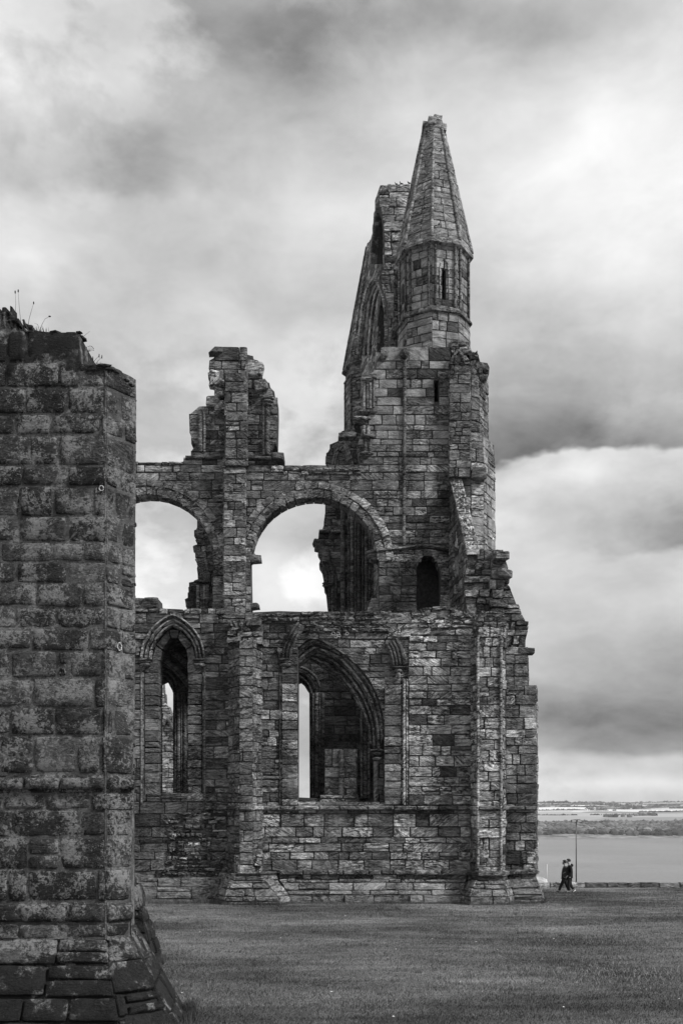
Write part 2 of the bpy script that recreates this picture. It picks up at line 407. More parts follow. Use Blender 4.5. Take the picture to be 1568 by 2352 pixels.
def offset(L, t):
    out = []
    for i, p in enumerate(L):
        a = L[max(i - 1, 0)]; b = L[min(i + 1, len(L) - 1)]
        dx, dy = b[0] - a[0], b[1] - a[1]; l = math.hypot(dx, dy) or 1
        out.append((p[0] - dy / l * t, p[1] + dx / l * t))
    return out
def semi(cx, cy, r, a0=180, a1=0, n=24): return [(cx + r * math.cos(R(a0 + (a1 - a0) * i / n)), cy - r * math.sin(R(a0 + (a1 - a0) * i / n))) for i in range(n + 1)]
def pointed(xl, xr, ys, ya, t=0, n=8):     # pixel-space two-centred arch, grown by t
    a = (xr - xl) / 2; r = ys - ya; Rr = (a * a + r * r) / (2 * a); xc = (xl + xr) / 2
    cl = xl + Rr; am = math.acos((cl - xc) / (Rr + t))
    L = [(cl - (Rr + t) * math.cos(am * i / n), ys - (Rr + t) * math.sin(am * i / n)) for i in range(n + 1)]
    return L + [(2 * xc - x, y) for x, y in reversed(L[:-1])]

def tube(path, rad, name, mat, parent, tone=.5, sides=7, smooth=True, taper=1.0, kind=None):
    V = []; Fc = []
    path = [Vector(p) for p in path]; n = len(path)
    for i, p in enumerate(path):
        t = (path[min(i + 1, n - 1)] - path[max(i - 1, 0)]).normalized()
        ref = Vector((0, 0, 1)) if abs(t.z) < .9 else Vector((1, 0, 0))
        a = t.cross(ref).normalized(); b = t.cross(a); r = rad[i] if isinstance(rad, (list, tuple)) else rad * (1 + (taper - 1) * i / (n - 1))
        for k in range(sides):
            an = 2 * math.pi * k / sides; V.append(p + a * math.cos(an) * r + b * math.sin(an) * r)
    for i in range(n - 1):
        for k in range(sides):
            k2 = (k + 1) % sides; Fc.append((i * sides + k, i * sides + k2, (i + 1) * sides + k2, (i + 1) * sides + k))
    Fc.append(tuple(range(sides))[::-1]); Fc.append(tuple((n - 1) * sides + k for k in range(sides)))
    return link_mesh(name, V, Fc, mat, parent, tones=tone, smooth=smooth, kind=kind)

def jtube(p0, p1, rad, name, mat, parent, seg=.5, seed=1):      # shaft in drums, with joints
    rng = random.Random(seed); p0 = Vector(p0); p1 = Vector(p1); L = (p1 - p0).length; n = max(1, int(L / seg)); path = []; rr = []
    for i in range(n):
        for f, r in ((.02, .86), (.08, 1.0), (.92, 1.0), (.98, .86)):
            path.append(p0 + (p1 - p0) * ((i + f) / n) + Vector((rng.uniform(-.008, .008), 0, 0))); rr.append(rad * r)
    return tube(path, rr, name, mat, parent, tone=rng.random())

def lump(c, size, name, mat, parent, seed=0, amp=.3, sub=2):
    bm = bmesh.new(); bmesh.ops.create_icosphere(bm, subdivisions=sub, radius=1)
    for v in bm.verts:
        d = 1 + amp * (noise.noise(v.co * 2.1 + Vector((seed * 3.7, seed, 0))))
        v.co = Vector((v.co.x * size[0], v.co.y * size[1], v.co.z * size[2])) * d + Vector(c)
    V = [v.co.copy() for v in bm.verts]; Fc = [tuple(v.index for v in f.verts) for f in bm.faces]; bm.free()
    return link_mesh(name, V, Fc, mat, parent, tones=.37 + seed * .11 % .5)

def rock(c, size, name, mat, parent, seed=0):
    rng = random.Random(seed * 13 + 5); bm = bmesh.new(); bmesh.ops.create_cube(bm, size=2)
    bmesh.ops.bevel(bm, geom=bm.edges[:] , offset=.28, segments=1, affect='EDGES')
    a = rng.uniform(-.25, .25)
    V = []
    for v in bm.verts:
        p = Vector((v.co.x * size[0], v.co.y * size[1], v.co.z * size[2])) * rng.uniform(.82, 1.12)
        V.append(Vector((p.x * math.cos(a) - p.z * math.sin(a), p.y, p.x * math.sin(a) + p.z * math.cos(a))) + Vector(c))
    Fc = [tuple(v.index for v in f.verts) for f in bm.faces]; bm.free()
    return link_mesh(name, V, Fc, mat, parent, tones=rng.random())

# ------------------------------------------------------------------ ground, sea, far land
def ground_z(Y):
    pts = [(-30, 1.6), (15, .70), (43.6, 0), (62, -.74), (66, -.9)]
    for (a, za), (b, zb) in zip(pts, pts[1:]):
        if Y <= b: return za + (zb - za) * (Y - a) / (b - a)
    return -.9
def build_ground():
    xs = list(np.concatenate([np.linspace(-160, -25, 10), np.linspace(-24, 30, 109), np.linspace(34, 160, 10)]))
    ys = list(np.concatenate([np.linspace(-30, 12, 8), np.linspace(12.5, 66, 108)]))
    V = []; nx = len(xs)
    def und(x, y): return .05 * noise.noise(Vector((x * .22, y * .22, 0))) + .025 * noise.noise(Vector((x * .9, y * .9, 4)))
    for y in ys:
        for x in xs: V.append((x, y, ground_z(y) + und(x, y)))
    for y, z in ((67.5, -1.6), (70, -8), (76, -30), (86, -58)):
        for x in xs: V.append((x, y + 1.5 * noise.noise(Vector((x * .1, y, 0))), z))
    Fc = [(j * nx + i, j * nx + i + 1, (j + 1) * nx + i + 1, (j + 1) * nx + i) for j in range(len(ys) + 3) for i in range(nx - 1)]
    mt, nt, b, m = mat_base('lawn', .95)
    geo = nt.nodes.new('ShaderNodeNewGeometry'); p = geo.outputs['Position']
    a = noise_n(nt, p, 1.0, 6, .7); mp = nt.nodes.new('ShaderNodeMapping'); nt.links.new(p, mp.inputs[0]); mp.inputs['Scale'].default_value = (.25, 1.6, 1)
    s = noise_n(nt, mp.outputs[0], 1.1, 5, .6); g = noise_n(nt, p, 40, 3, .7); dp = noise_n(nt, p, .14, 4, .55)
    v = m('MULTIPLY', m('MULTIPLY', ramp(m, a, .3, .7, .7, 1.3), ramp(m, s, .35, .65, .75, 1.25)), m('MULTIPLY', ramp(m, g, .3, .7, .5, 1.5), ramp(m, dp, .38, .62, .5, 1.5)))
    grey(nt, m('MULTIPLY', v, .145), b)
    bp = nt.nodes.new('ShaderNodeBump'); bp.inputs['Distance'].default_value = .05; nt.links.new(g, bp.inputs['Height']); nt.links.new(bp.outputs[0], b.inputs['Normal'])
    link_mesh('ground', V, Fc, mt, smooth=True, kind='structure')
    # lawn blades
    rs = np.random.RandomState(5); N = 520000
    Yb = 13 + (60 - 13) * rs.rand(N) ** 1.45; X = (rs.rand(N) * .90 - .36) * Yb
    keep = ~((Yb > 43.0) & (X < 8.6)); Yb = Yb[keep]; X = X[keep]; N = len(X)
    xt = np.array([und(x, y) for x, y in zip(X[::1], Yb[::1])]) if N < 1 else np.zeros(N)
    gx = np.array(xs); gy = np.array(ys); Zg = np.array([v[2] for v in V[:nx * len(ys)]]).reshape(len(ys), nx)
    ix = np.clip(np.searchsorted(gx, X) - 1, 0, nx - 2); iy = np.clip(np.searchsorted(gy, Yb) - 1, 0, len(ys) - 2)
    fx = (X - gx[ix]) / (gx[ix + 1] - gx[ix]); fy = (Yb - gy[iy]) / (gy[iy + 1] - gy[iy])
    Z = (Zg[iy, ix] * (1 - fx) + Zg[iy, ix + 1] * fx) * (1 - fy) + (Zg[iy + 1, ix] * (1 - fx) + Zg[iy + 1, ix + 1] * fx) * fy
    clump = np.sin(X * 1.7 + 3 * np.sin(Yb * .9)) * np.sin(Yb * 2.3 + X * .6)
    H = (.018 + .026 * rs.rand(N)) * (1 + .25 * clump); wd = .004 + .00022 * Yb + .003 * rs.rand(N); ang = rs.rand(N) * 6.283; ln = rs.randn(N) * .02
    P = np.zeros((N, 3, 3)); dx = np.cos(ang) * wd; dy = np.sin(ang) * wd
    P[:, 0] = np.stack([X - dx, Yb - dy, Z - .01], 1); P[:, 1] = np.stack([X + dx, Yb + dy, Z - .01], 1); P[:, 2] = np.stack([X + ln + .01, Yb + rs.randn(N) * .02, Z + H], 1)
    me = bpy.data.meshes.new('grass'); me.vertices.add(3 * N); me.vertices.foreach_set('co', P.ravel()); me.loops.add(3 * N)
    me.loops.foreach_set('vertex_index', np.arange(3 * N)); me.polygons.add(N); me.polygons.foreach_set('loop_start', np.arange(N) * 3)
    at = me.attributes.new('tone', 'FLOAT', 'FACE'); at.data.foreach_set('value', rs.rand(N).astype(np.float32))
    gm, nt, b, m = mat_base('grass_blade', .7); an = nt.nodes.new('ShaderNodeAttribute'); an.attribute_name = 'tone'
    geo = nt.nodes.new('ShaderNodeNewGeometry'); a2 = noise_n(nt, geo.outputs['Position'], 1.3, 5, .7)
    mp = nt.nodes.new('ShaderNodeMapping'); nt.links.new(geo.outputs['Position'], mp.inputs[0]); mp.inputs['Scale'].default_value = (.25, 1.6, 1)
    s2 = noise_n(nt, mp.outputs[0], 1.1, 5, .6); dp2 = noise_n(nt, geo.outputs['Position'], .14, 4, .55)
    grey(nt, m('MULTIPLY', m('MULTIPLY', m('ADD', m('MULTIPLY', m('POWER', an.outputs['Fac'], 3), .10), .095), ramp(m, a2, .3, .7, .7, 1.4)), m('MULTIPLY', ramp(m, s2, .35, .65, .75, 1.3), ramp(m, dp2, .38, .62, .5, 1.5))), b)
    me.materials.append(gm); me.update(calc_edges=True)
    o = bpy.data.objects.new('grass', me); C.objects.link(o); o['kind'] = 'stuff'; o['label'] = 'short mown grass of the abbey lawn'; o['category'] = 'grass'
    # worn pale grass and daisies litter near the front
build_ground()

def build_sea():
    mt, nt, b, m = mat_base('sea_water', .25); b.inputs['Specular IOR Level'].default_value = .5
    geo = nt.nodes.new('ShaderNodeNewGeometry'); p = geo.outputs['Position']
    b.inputs['Base Color'].default_value = (.22, .22, .22, 1)
    mp = nt.nodes.new('ShaderNodeMapping'); nt.links.new(p, mp.inputs[0]); mp.inputs['Scale'].default_value = (.05, .03, 1)
    n = noise_n(nt, mp.outputs[0], 1.0, 7, .7); bp = nt.nodes.new('ShaderNodeBump'); bp.inputs['Distance'].default_value = 3.5
    n2 = noise_n(nt, p, .004, 3, .5); grey(nt, m('MULTIPLY', ramp(m, n2, .3, .7, .8, 1.2), .2), b)
    nt.links.new(n, bp.inputs['Height']); nt.links.new(bp.outputs[0], b.inputs['Normal'])
    V = [(-9000, 60, -56), (9000, 60, -56), (9000, 4500, -56), (-9000, 4500, -56)]
    V = [(x * 1.0, y, -56.5) for x, y, _ in V]
    link_mesh('sea', V, [(0, 1, 2, 3)], mt, kind='structure')
build_sea()

def land_z(x, y):
    pts = [(2330, -62), (2400, -55), (2480, -46), (2700, -36), (2950, -28), (3300, -17), (4000, 7), (4700, 29), (5400, 52), (5800, 57), (7000, 50)]
    w = 60 * noise.noise(Vector((x * .0012, 3.1, 0)))
    yy = y + w; z = -62
    for (a, za), (b, zb) in zip(pts, pts[1:]):
        if a <= yy <= b: z = za + (zb - za) * (yy - a) / (b - a)
        elif yy > pts[-1][0]: z = 50
    return z + (9 * noise.noise(Vector((x * .0011, y * .0013, 1))) + 3 * noise.noise(Vector((x * .004, y * .004, 1)))) * min(1, max(0, (y - 2500) / 900))
def build_far():
    xs = np.linspace(-3200, 3600, 137); ys = np.concatenate([np.linspace(2300, 3100, 24), np.linspace(3160, 7000, 60)])
    V = [(x, y, land_z(x, y)) for y in ys for x in xs]; nx = len(xs)
    Fc = [(j * nx + i, j * nx + i + 1, (j + 1) * nx + i + 1, (j + 1) * nx + i) for j in range(len(ys) - 1) for i in range(nx - 1)]
    mt, nt, b, m = mat_base('fields', .95); geo = nt.nodes.new('ShaderNodeNewGeometry'); p = geo.outputs['Position']
    mp = nt.nodes.new('ShaderNodeMapping'); nt.links.new(p, mp.inputs[0]); mp.inputs['Scale'].default_value = (.0022, .0034, 0); mp.inputs['Rotation'].default_value = (0, 0, .25)
    vo = nt.nodes.new('ShaderNodeTexVoronoi'); nt.links.new(mp.outputs[0], vo.inputs[0]); vo.inputs['Scale'].default_value = 1.0; vo.inputs['Randomness'].default_value = .8
    vb = nt.nodes.new('ShaderNodeRGBToBW'); nt.links.new(vo.outputs['Color'], vb.inputs[0])
    sp = nt.nodes.new('ShaderNodeSeparateXYZ'); nt.links.new(p, sp.inputs[0])
    v = ramp(m, vb.outputs[0], .25, .75, .22, .75)
    cl = noise_n(nt, p, .03, 5, .75); shore = ramp(m, sp.outputs[1], 2900, 2850)
    v = m('ADD', m('MULTIPLY', v, m('SUBTRACT', 1.0, shore)), m('MULTIPLY', shore, ramp(m, cl, .42, .6, .09, .3)))
    grey(nt, v, b)
    link_mesh('hills', V, Fc, mt, smooth=True, kind='structure')
    # woods above the shore: very many round crowns
    wm = simple_mat('wood_leaves', .07, .95, .02, .5)
    base = bmesh.new(); bmesh.ops.create_icosphere(base, subdivisions=1, radius=1)
    bv = np.array([v.co[:] for v in base.verts]); bf = np.array([[v.index for v in f.verts] for f in base.faces]); base.free()
    def crowns(name, pts, mat, label, cat, kind='stuff'):
        VV = []; FF = []; T = []; rng = random.Random(4)
        for i, (x, y, r) in enumerate(pts):
            s = np.array([r * rng.uniform(.8, 1.3), r * rng.uniform(.8, 1.2), r * rng.uniform(.65, 1.0)])
            jit = 1 + (np.array([rng.random() for _ in range(len(bv))])[:, None] - .5) * .5
            VV.append(bv * jit * s + np.array([x, y, land_z(x, y) + r * .35])); FF.append(bf + i * len(bv)); T += [rng.random()] * len(bf)
        o = link_mesh(name, np.concatenate(VV), np.concatenate(FF).tolist(), mat, tones=T, kind=kind)
        if label: o['label'] = label; o['category'] = cat
    rng = random.Random(12); pts = []
    for _ in range(6500):
        x = rng.uniform(300, 1600); y = rng.uniform(2425, 3000)
        if rng.random() < .35 and noise.noise(Vector((x * .008, y * .008, 2))) > .12: continue
        if y > 2900 + 90 * noise.noise(Vector((x * .01, 0, 5))) : continue
        if y < 2500 and noise.noise(Vector((x * .012, y * .02, 8))) > .1: continue
        pts.append((x, y, rng.uniform(5, 11)))
    tm = mat_base('far_foliage', .95); nt = tm[1]; at = nt.nodes.new('ShaderNodeAttribute'); at.attribute_name = 'tone'
    geo = nt.nodes.new('ShaderNodeNewGeometry'); n = noise_n(nt, geo.outputs['Position'], .008, 4, .6)
    grey(nt, tm[3]('MULTIPLY', tm[3]('ADD', tm[3]('MULTIPLY', at.outputs['Fac'], .08), .035), ramp(tm[3], n, .4, .6, .6, 2.2)), tm[2])
    crowns('woodland', pts, tm[0], 'mass of dark woodland above the far shore', 'woods')
    # hedgerows
    hp = []
    for k in range(30):
        y0 = rng.uniform(3500, 5600); x0 = rng.uniform(600, 2200); L = rng.uniform(150, 700); sl_ = rng.uniform(-.25, .25)
        for i in range(int(L / 7)):
            x = x0 + i * 7
            if noise.noise(Vector((x * .01, y0, 0))) > .25: continue
            hp.append((x, y0 + sl_ * i * 7 + rng.uniform(-3, 3), rng.uniform(3, 6)))
    for k in range(170):
        x = rng.uniform(980, 1500); hp.append((x, 4150 + .12 * (x - 900) + rng.uniform(-22, 22), rng.uniform(5, 8)))
    for cx_, y, n_, sp_ in ((1340, 5500, 26, 60), (1150, 5480, 34, 130), (1820, 5500, 8, 40), (1700, 5500, 6, 40), (1580, 5500, 5, 20), (1000, 3500, 8, 25), (900, 3420, 8, 20)):
        for i in range(n_): hp.append((cx_ + rng.gauss(0, sp_), y + rng.uniform(-20, 20), rng.uniform(7, 11)))
    crowns('hedgerow', hp, tm[0], 'dark hedges and copses dividing the pale far fields', 'hedges')
    wmat = simple_mat('farm_render', .75, .8); rmat = simple_mat('farm_roof', .12, .8)
    labs = ['small white farmhouse on the far hillside, leftmost of its row', 'long low white farm building second in the far hillside row',
            'white farm building in the middle of the far hillside row', 'white farm shed right of the middle of the far row', 'small white outbuilding rightmost in the far hillside row']
    for i, (px_, w_) in enumerate(((2610, 14), (2622, 20), (2640, 16), (2652, 18), (2668, 12))):
        y = 4050 + i * 12; x = XW(px_ * .5741, y); z = land_z(x, y) - .5
        t = thing('farm_building', labs[i], 'farmhouse', (x, y, z), 'white farm buildings on the far hill')
        hh = 5; d = 8; w = w_ / 2
        V = [(x + a, y + b, z + c) for c in (0, hh + 1) for a, b in ((-w, -d / 2), (w, -d / 2), (w, d / 2), (-w, d / 2))]
        link_mesh('wall', V, [(0, 1, 5, 4), (1, 2, 6, 5), (2, 3, 7, 6), (3, 0, 4, 7), (4, 5, 6, 7)], wmat, t)
        zr = z + hh + 1.05; V = [(x - w - .5, y - d / 2 - .5, zr), (x + w + .5, y - d / 2 - .5, zr), (x + w + .5, y + d / 2 + .5, zr), (x - w - .5, y + d / 2 + .5, zr), (x - w - .5, y, zr + 3.5), (x + w + .5, y, zr + 3.5)]
        link_mesh('roof', V, [(0, 1, 5, 4), (2, 3, 4, 5), (0, 4, 3), (1, 2, 5), (0, 3, 2, 1)], rmat, t)
build_far()

# ------------------------------------------------------------------ the abbey ruin
AB = thing('abbey_ruin', 'roofless ruined gothic abbey transept of weathered sandstone with spired corner turret', 'ruined abbey', (0, 43.6, 0))
YA, YC = 43.6, 48.0
def tonefn(c, rng):      # light falloff put into stone colour: paler towards the corner, darker towards the left
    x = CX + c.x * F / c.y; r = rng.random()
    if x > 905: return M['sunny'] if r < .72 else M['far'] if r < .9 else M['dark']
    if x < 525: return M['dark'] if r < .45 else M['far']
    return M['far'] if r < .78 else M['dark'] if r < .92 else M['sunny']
def upfn(c, rng):
    r = rng.random(); return M['far'] if r < .75 else M['sunny'] if r < .9 else M['dark']
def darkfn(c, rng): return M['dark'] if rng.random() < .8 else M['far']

# --- aisle wall
w1_hole = [(331, 1826), (331, 1515)] + pointed(331, 464, 1515, 1420)[1:-1] + [(464, 1515), (464, 1826)]
P2 = [(684, 1845), (684, 1488), (700, 1473), (720, 1463), (752, 1480), (790, 1503), (818, 1527), (843, 1556), (857, 1577), (867, 1600), (879, 1644), (882, 1690), (882, 1845)]
top = [(170, 1405), (170, 1374), (250, 1372), (362, 1374), (364, 1396), (400, 1399), (440, 1404), (520, 1404), (560, 1407), (640, 1403), (700, 1405), (760, 1404), (820, 1406), (868, 1404), (935, 1411), (955, 1404), (975, 1396), (1030, 1397), (1045, 1404), (1080, 1408)]
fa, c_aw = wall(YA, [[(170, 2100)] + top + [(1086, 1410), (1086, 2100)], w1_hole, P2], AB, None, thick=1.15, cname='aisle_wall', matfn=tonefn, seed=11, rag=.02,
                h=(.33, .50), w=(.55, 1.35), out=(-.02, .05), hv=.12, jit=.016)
p = lambda pts: pxr(fa, pts)
# window one: inner jambs, web and stepped orders, moulded pointed arch with hood
for (xa, xb) in ((331, 364), (430, 464)):
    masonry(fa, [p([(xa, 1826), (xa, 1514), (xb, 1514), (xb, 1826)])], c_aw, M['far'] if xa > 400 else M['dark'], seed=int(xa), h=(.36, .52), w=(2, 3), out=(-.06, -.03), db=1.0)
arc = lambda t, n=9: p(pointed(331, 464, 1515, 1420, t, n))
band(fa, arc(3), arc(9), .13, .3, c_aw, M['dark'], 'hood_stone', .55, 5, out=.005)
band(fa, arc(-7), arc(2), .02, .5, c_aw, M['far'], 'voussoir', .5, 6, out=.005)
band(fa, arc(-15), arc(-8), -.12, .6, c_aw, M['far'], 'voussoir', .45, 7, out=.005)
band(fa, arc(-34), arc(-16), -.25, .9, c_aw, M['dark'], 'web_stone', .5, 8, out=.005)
pt = lambda x, y, d: fa.P(*fa.px(x, y), d)
for t, d, r in ((-3, .06, .035), (-11, -.08, .04), (6, .17, .035)):
    tube([fa.P(u, v, d) for u, v in arc(t, 12)], r, 'roll_moulding', M['far'], AB, .6)
for i, (x, y) in enumerate(((334, 1516), (459, 1516), (656, 1516))):
    for (dy, w, h, dp) in ((0, 18, 2.2, .22), (5, 14, 3.5, .17), (12, 15, 5, .2)):
        o = lump(pt(x, y + dy, .05), (w * .018, dp, h * .018), 'capital', M['far'], AB, i + dy, .25)
    lump(pt(x - 4, y + 17, .05), (.12, .12, .1), 'capital', M['far'], AB, i, .6)
for i, (x, y) in enumerate(((317, 1497), (477, 1497), (643, 1497))): lump(pt(x, y, .12), (.13, .12, .15), 'head_stop', M['dark'], AB, i, .7)
for x in (325, 470, 642.5):       # nook shafts down the jambs
    jtube(pt(x, 1850, .0), pt(x, 1530, .0), .05, 'nook_shaft', M['dark'], AB, .9, int(x))
# broken hood over window two
Hl = [(646, 1514), (648, 1495), (653, 1476), (662, 1458), (674, 1440), (684, 1429)]
hl = p(Hl); band(fa, hl, offset(hl, -.42), .1, .3, c_aw, M['far'], 'hood_stone', .5, 9)
for t, d, r in ((-.06, .16, .05), (-.2, .12, .06), (-.34, .12, .05)): tube([fa.P(u, v, d) for u, v in offset(hl, t)], r, 'roll_moulding', M['far'], AB, .4)
Hr = [(899, 1532), (897, 1515), (892, 1497), (884, 1482)]
hr = p(Hr); band(fa, hr, offset(hr, -.62), .22, .3, c_aw, M['far'], 'hood_stone', .6, 10)
for t in (-.06, -.2, -.34, -.5): tube([fa.P(u, v, .26) for u, v in offset(hr, t)], .05, 'roll_moulding', M['dark'], AB, .4)
for (y, w, h) in ((1534, .5, .05), (1542, .22, .1), (1552, .13, .15)): lump(pt(914, y, .12), (w * .8, .2, h), 'capital', M['far'], AB, y, .3)
# pilaster jambs beside window two
for (x0, x1, o, sd_) in ((647, 684, .05, 31), (882, 921, .09, 32)):
    masonry(fa, [p([(x0, 1850), (x0, 1530 if x0 > 800 else 1500), (x1, 1480 if x0 < 800 else 1535), (x1, 1850)])], c_aw, None, matfn=tonefn, seed=sd_, h=(.36, .52), w=(2, 3), out=(o, o + .04), db=1.0)
jtube(pt(927, 1850, .1), pt(927, 1560, .1), .06, 'nook_shaft', M['sunny'], AB, .5, 5)
jtube(pt(934, 1850, .06), pt(934, 1560, .06), .05, 'nook_shaft', M['sunny'], AB, .5, 6)
# great moulded arch of window two, in two receding orders
o0 = [(668, 1510)] + P2[2:12]
i0 = [(678, 1530), (700, 1512), (721, 1496), (749, 1502), (777, 1513), (805, 1544), (827, 1573), (845, 1605), (858, 1641), (864, 1675), (866, 1732), (866, 1734)][:11]
i1 = [(670, 1548), (690, 1526), (708, 1511), (726, 1521), (744, 1535), (781, 1560), (798, 1580), (814, 1602), (831, 1635), (843, 1668), (847, 1700)]
f5 = front(YA + .35); f9 = front(YA + .95)
def between(A, B, t): return [(a[0] + (b[0] - a[0]) * t, a[1] + (b[1] - a[1]) * t) for a, b in zip(A, B)]
o0 = o0[:11]; m0 = between(o0, i0, .5); m1 = between(i0, i1, .5)
band(f5, pxr(f5, o0), pxr(f5, m0), .0, .5, c_aw, M['far'], 'voussoir', .62, 15, out=.006)
band(f5, pxr(f5, m0), pxr(f5, i0), -.14, .6, c_aw, M['far'], 'voussoir', .62, 16, out=.006)
band(f9, pxr(f9, between(i0, i1, .12)), pxr(f9, m1), 0, .5, c_aw, M['dark'], 'voussoir', .55, 17, out=.006)
band(f9, pxr(f9, m1), pxr(f9, i1), -.12, .5, c_aw, M['far'], 'voussoir', .55, 18, out=.006)
for A, B, t, fr_, d in ((o0, i0, .22, f5, .05), (o0, i0, .72, f5, -.08), (i0, i1, .3, f9, .05), (i0, i1, .75, f9, -.07)):
    tube([fr_.P(u, v, d) for u, v in pxr(fr_, between(A, B, t))], .055, 'roll_moulding', M['far'], AB, .45)
masonry(f5, [pxr(f5, [(857, 1850), (857, 1742), (882, 1742), (882, 1850)])], c_aw, M['dark'], seed=41, h=(.4, .7), w=(.3, .45), out=(-.1, .0), db=.5)
for y, w in ((1724, .34), (1731, .28), (1743, .22)): lump(f5.P(*f5.px(866, y), 0), (w, .25, .07), 'capital', M['far'], AB, y, .2)
jtube(f5.P(*f5.px(863, 1848), 0), f5.P(*f5.px(863, 1748), 0), .11, 'nook_shaft', M['far'], AB, .7, 8)
# sills
wall(YA - .02, [[(364, 1836), (364, 1824), (431, 1824), (431, 1836)]], AB, M['far'], thick=1.0, cname='sill', h=(.1, .3), w=(.8, 1.2), seed=3)
wall(YA - .03, [[(684, 1860), (684, 1846), (882, 1846), (882, 1860)]], AB, M['far'], thick=1.0, cname='sill', h=(.1, .3), w=(.7, 1.3), seed=4)
wall(YA + .9, [[(684, 1850), (684, 1832), (728, 1834), (745, 1836), (745, 1850)]], AB, M['dark'], thick=.5, cname='sill', h=(.1, .3), w=(.6, .9), seed=5)
# pale loose pier of dressed blocks standing on the sill
c = loft([(XW(745, 44.7), 44.7), (XW(818, 44.6), 44.6), (XW(820, 45.3), 45.3)], ZW(1845, 44.6), [(XW(745, 44.7), 44.7), (XW(818, 44.6), 44.6), (XW(820, 45.3), 45.3)], ZW(1720, 44.6), AB, M['far'], 'stub_pier', h=(.48, .66), w=(.6, .9), seed=77)
jtube(PW(784, 1843, 44.55), PW(784, 1722, 44.55), .12, 'stub_shaft', M['far'], AB, .6, 9)
wall(44.4, [[(738, 1850), (738, 1828), (822, 1826), (826, 1850)]], AB, M['far'], thick=.9, cname='sill', h=(.3, .4), w=(.6, 1), seed=6, rag=.08)

# proud pale face of the right bay with broken ledge above
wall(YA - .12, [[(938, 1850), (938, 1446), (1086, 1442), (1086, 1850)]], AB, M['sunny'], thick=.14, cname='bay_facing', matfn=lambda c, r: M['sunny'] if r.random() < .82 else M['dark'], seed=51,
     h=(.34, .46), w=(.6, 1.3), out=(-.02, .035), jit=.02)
wall(YA - .18, [[(905, 1462), (915, 1446), (925, 1436), (938, 1430), (1086, 1426), (1120, 1424), (1120, 1446), (940, 1448), (938, 1462)]], AB, M['sunny'], thick=.5, cname='broken_ledge', seed=52, h=(.12, .2), w=(.25, .9), out=(-.1, .14), jit=.04, rag=.1)
wall(YA + .1, [[(928, 1440), (940, 1415), (958, 1402), (980, 1394), (1000, 1398), (1040, 1396), (1062, 1404), (1090, 1410), (1090, 1440)]], AB, M['far'], thick=1.6, cname='broken_ledge', seed=53, h=(.16, .26), w=(.3, .9), out=(-.03, .26), jit=.06, rag=.1)
for (x0, x1, y0, y1, sd_) in ((590, 690, 1404, 1428, 1), (690, 895, 1404, 1452, 2), (366, 522, 1398, 1412, 3)):
    masonry(fa, [p([(x0, y1), (x0, y0), (x1, y0), (x1, y1)])], c_aw, None, matfn=lambda c, r: M['far'] if r.random() < .7 else M['dark'], seed=560 + sd_, h=(.14, .26), w=(.22, .75), out=(.03, .12), jit=.035, ch=.04, rag=.08, kind='rubble_stone')
masonry(fa, [p([(170, 1406), (170, 1376), (362, 1376), (362, 1406)])], c_aw, M['dark'], seed=570, h=(.2, .3), w=(.5, .9), out=(.02, .08), jit=.02)
# string course under the windows
def string(y0, y1, pts, mat, name='string_course', proud=.12, seed=1):
    """projecting moulding that follows a plan; one drum-like run of stones"""
    rng = random.Random(seed)
    for (xa, ya), (xb, yb) in zip(pts, pts[1:]):
        A = Vector((xa, ya, 0)); B = Vector((xb, yb, 0))
        fr = Frame((xa, ya, 0), B - A); L = (B - A).length; u = 0
        while u < L - .02:
            s = min(rng.uniform(.5, 1.3), L - u)
            if L - u - s < .3: s = L - u
            q = ((u + .006, y0), (u + s - .006, y0), (u + s - .006, y1), (u + .006, y1))
            stone(fr, q, proud + rng.uniform(-.035, .02), .1, c_aw, name_of.get(name, name), mat, None, 5, 1, ch=min(.06, (y1 - y0) * .35), jit=.018, rng=rng)
            u += s
name_of = {'string_course': 'string_stone'}
bt = [(XW(523, 43.6), 43.62), (XW(549, 42.7), 42.72), (XW(581, 42.7), 42.72), (XW(603, 43.6), 43.62)]
cb = [(XW(1080, 43.5), 43.5), (XW(1097, 42.7), 42.7), (XW(1150, 42.7), 42.7), (XW(1162, 43.4), 43.4)]
rb = [(XW(1161, 43.9), 43.9), (XW(1232, 43.9), 43.9), (XW(1234, 45.6), 45.6)]
zs = ZW(1862, 43.6)
string(zs, zs + .19, [(XW(470, 43.6), 43.58), (bt[0][0], 43.58)] + bt[1:3] + [(bt[3][0], 43.58), (XW(1082, 43.5), 43.46)] + cb[1:3] + [(XW(1162, 43.8), 43.8), (XW(1232, 43.9), 43.9), (8.25, 45.6)], M['far'], seed=3)

# middle buttress (three faces)
zb = ZW(1425, 42.7)
loft(bt, 1.25, bt, ZW(1470, 42.7), AB, None, 'middle_buttress', seed=60, h=(.36, .5), w=(.45, .75), out=(-.01, .03), matfn=lambda c, r: M['far'])
wall(43.0, [[(524, 1480), (524, 1426), (560, 1424), (600, 1432), (603, 1480)]], AB, M['far'], thick=.6, cname='buttress_stump', seed=61, h=(.2, .34), w=(.3, .6), out=(-.03, .2), jit=.04, rag=.05)
wall(42.75, [[(543, 1990), (540, 1966), (604, 1964), (603, 1990)]], AB, M['sunny'], thick=.6, cname='buttress_stump', seed=62, h=(.14, .24), w=(.2, .5), out=(-.25, -.02), jit=.03)
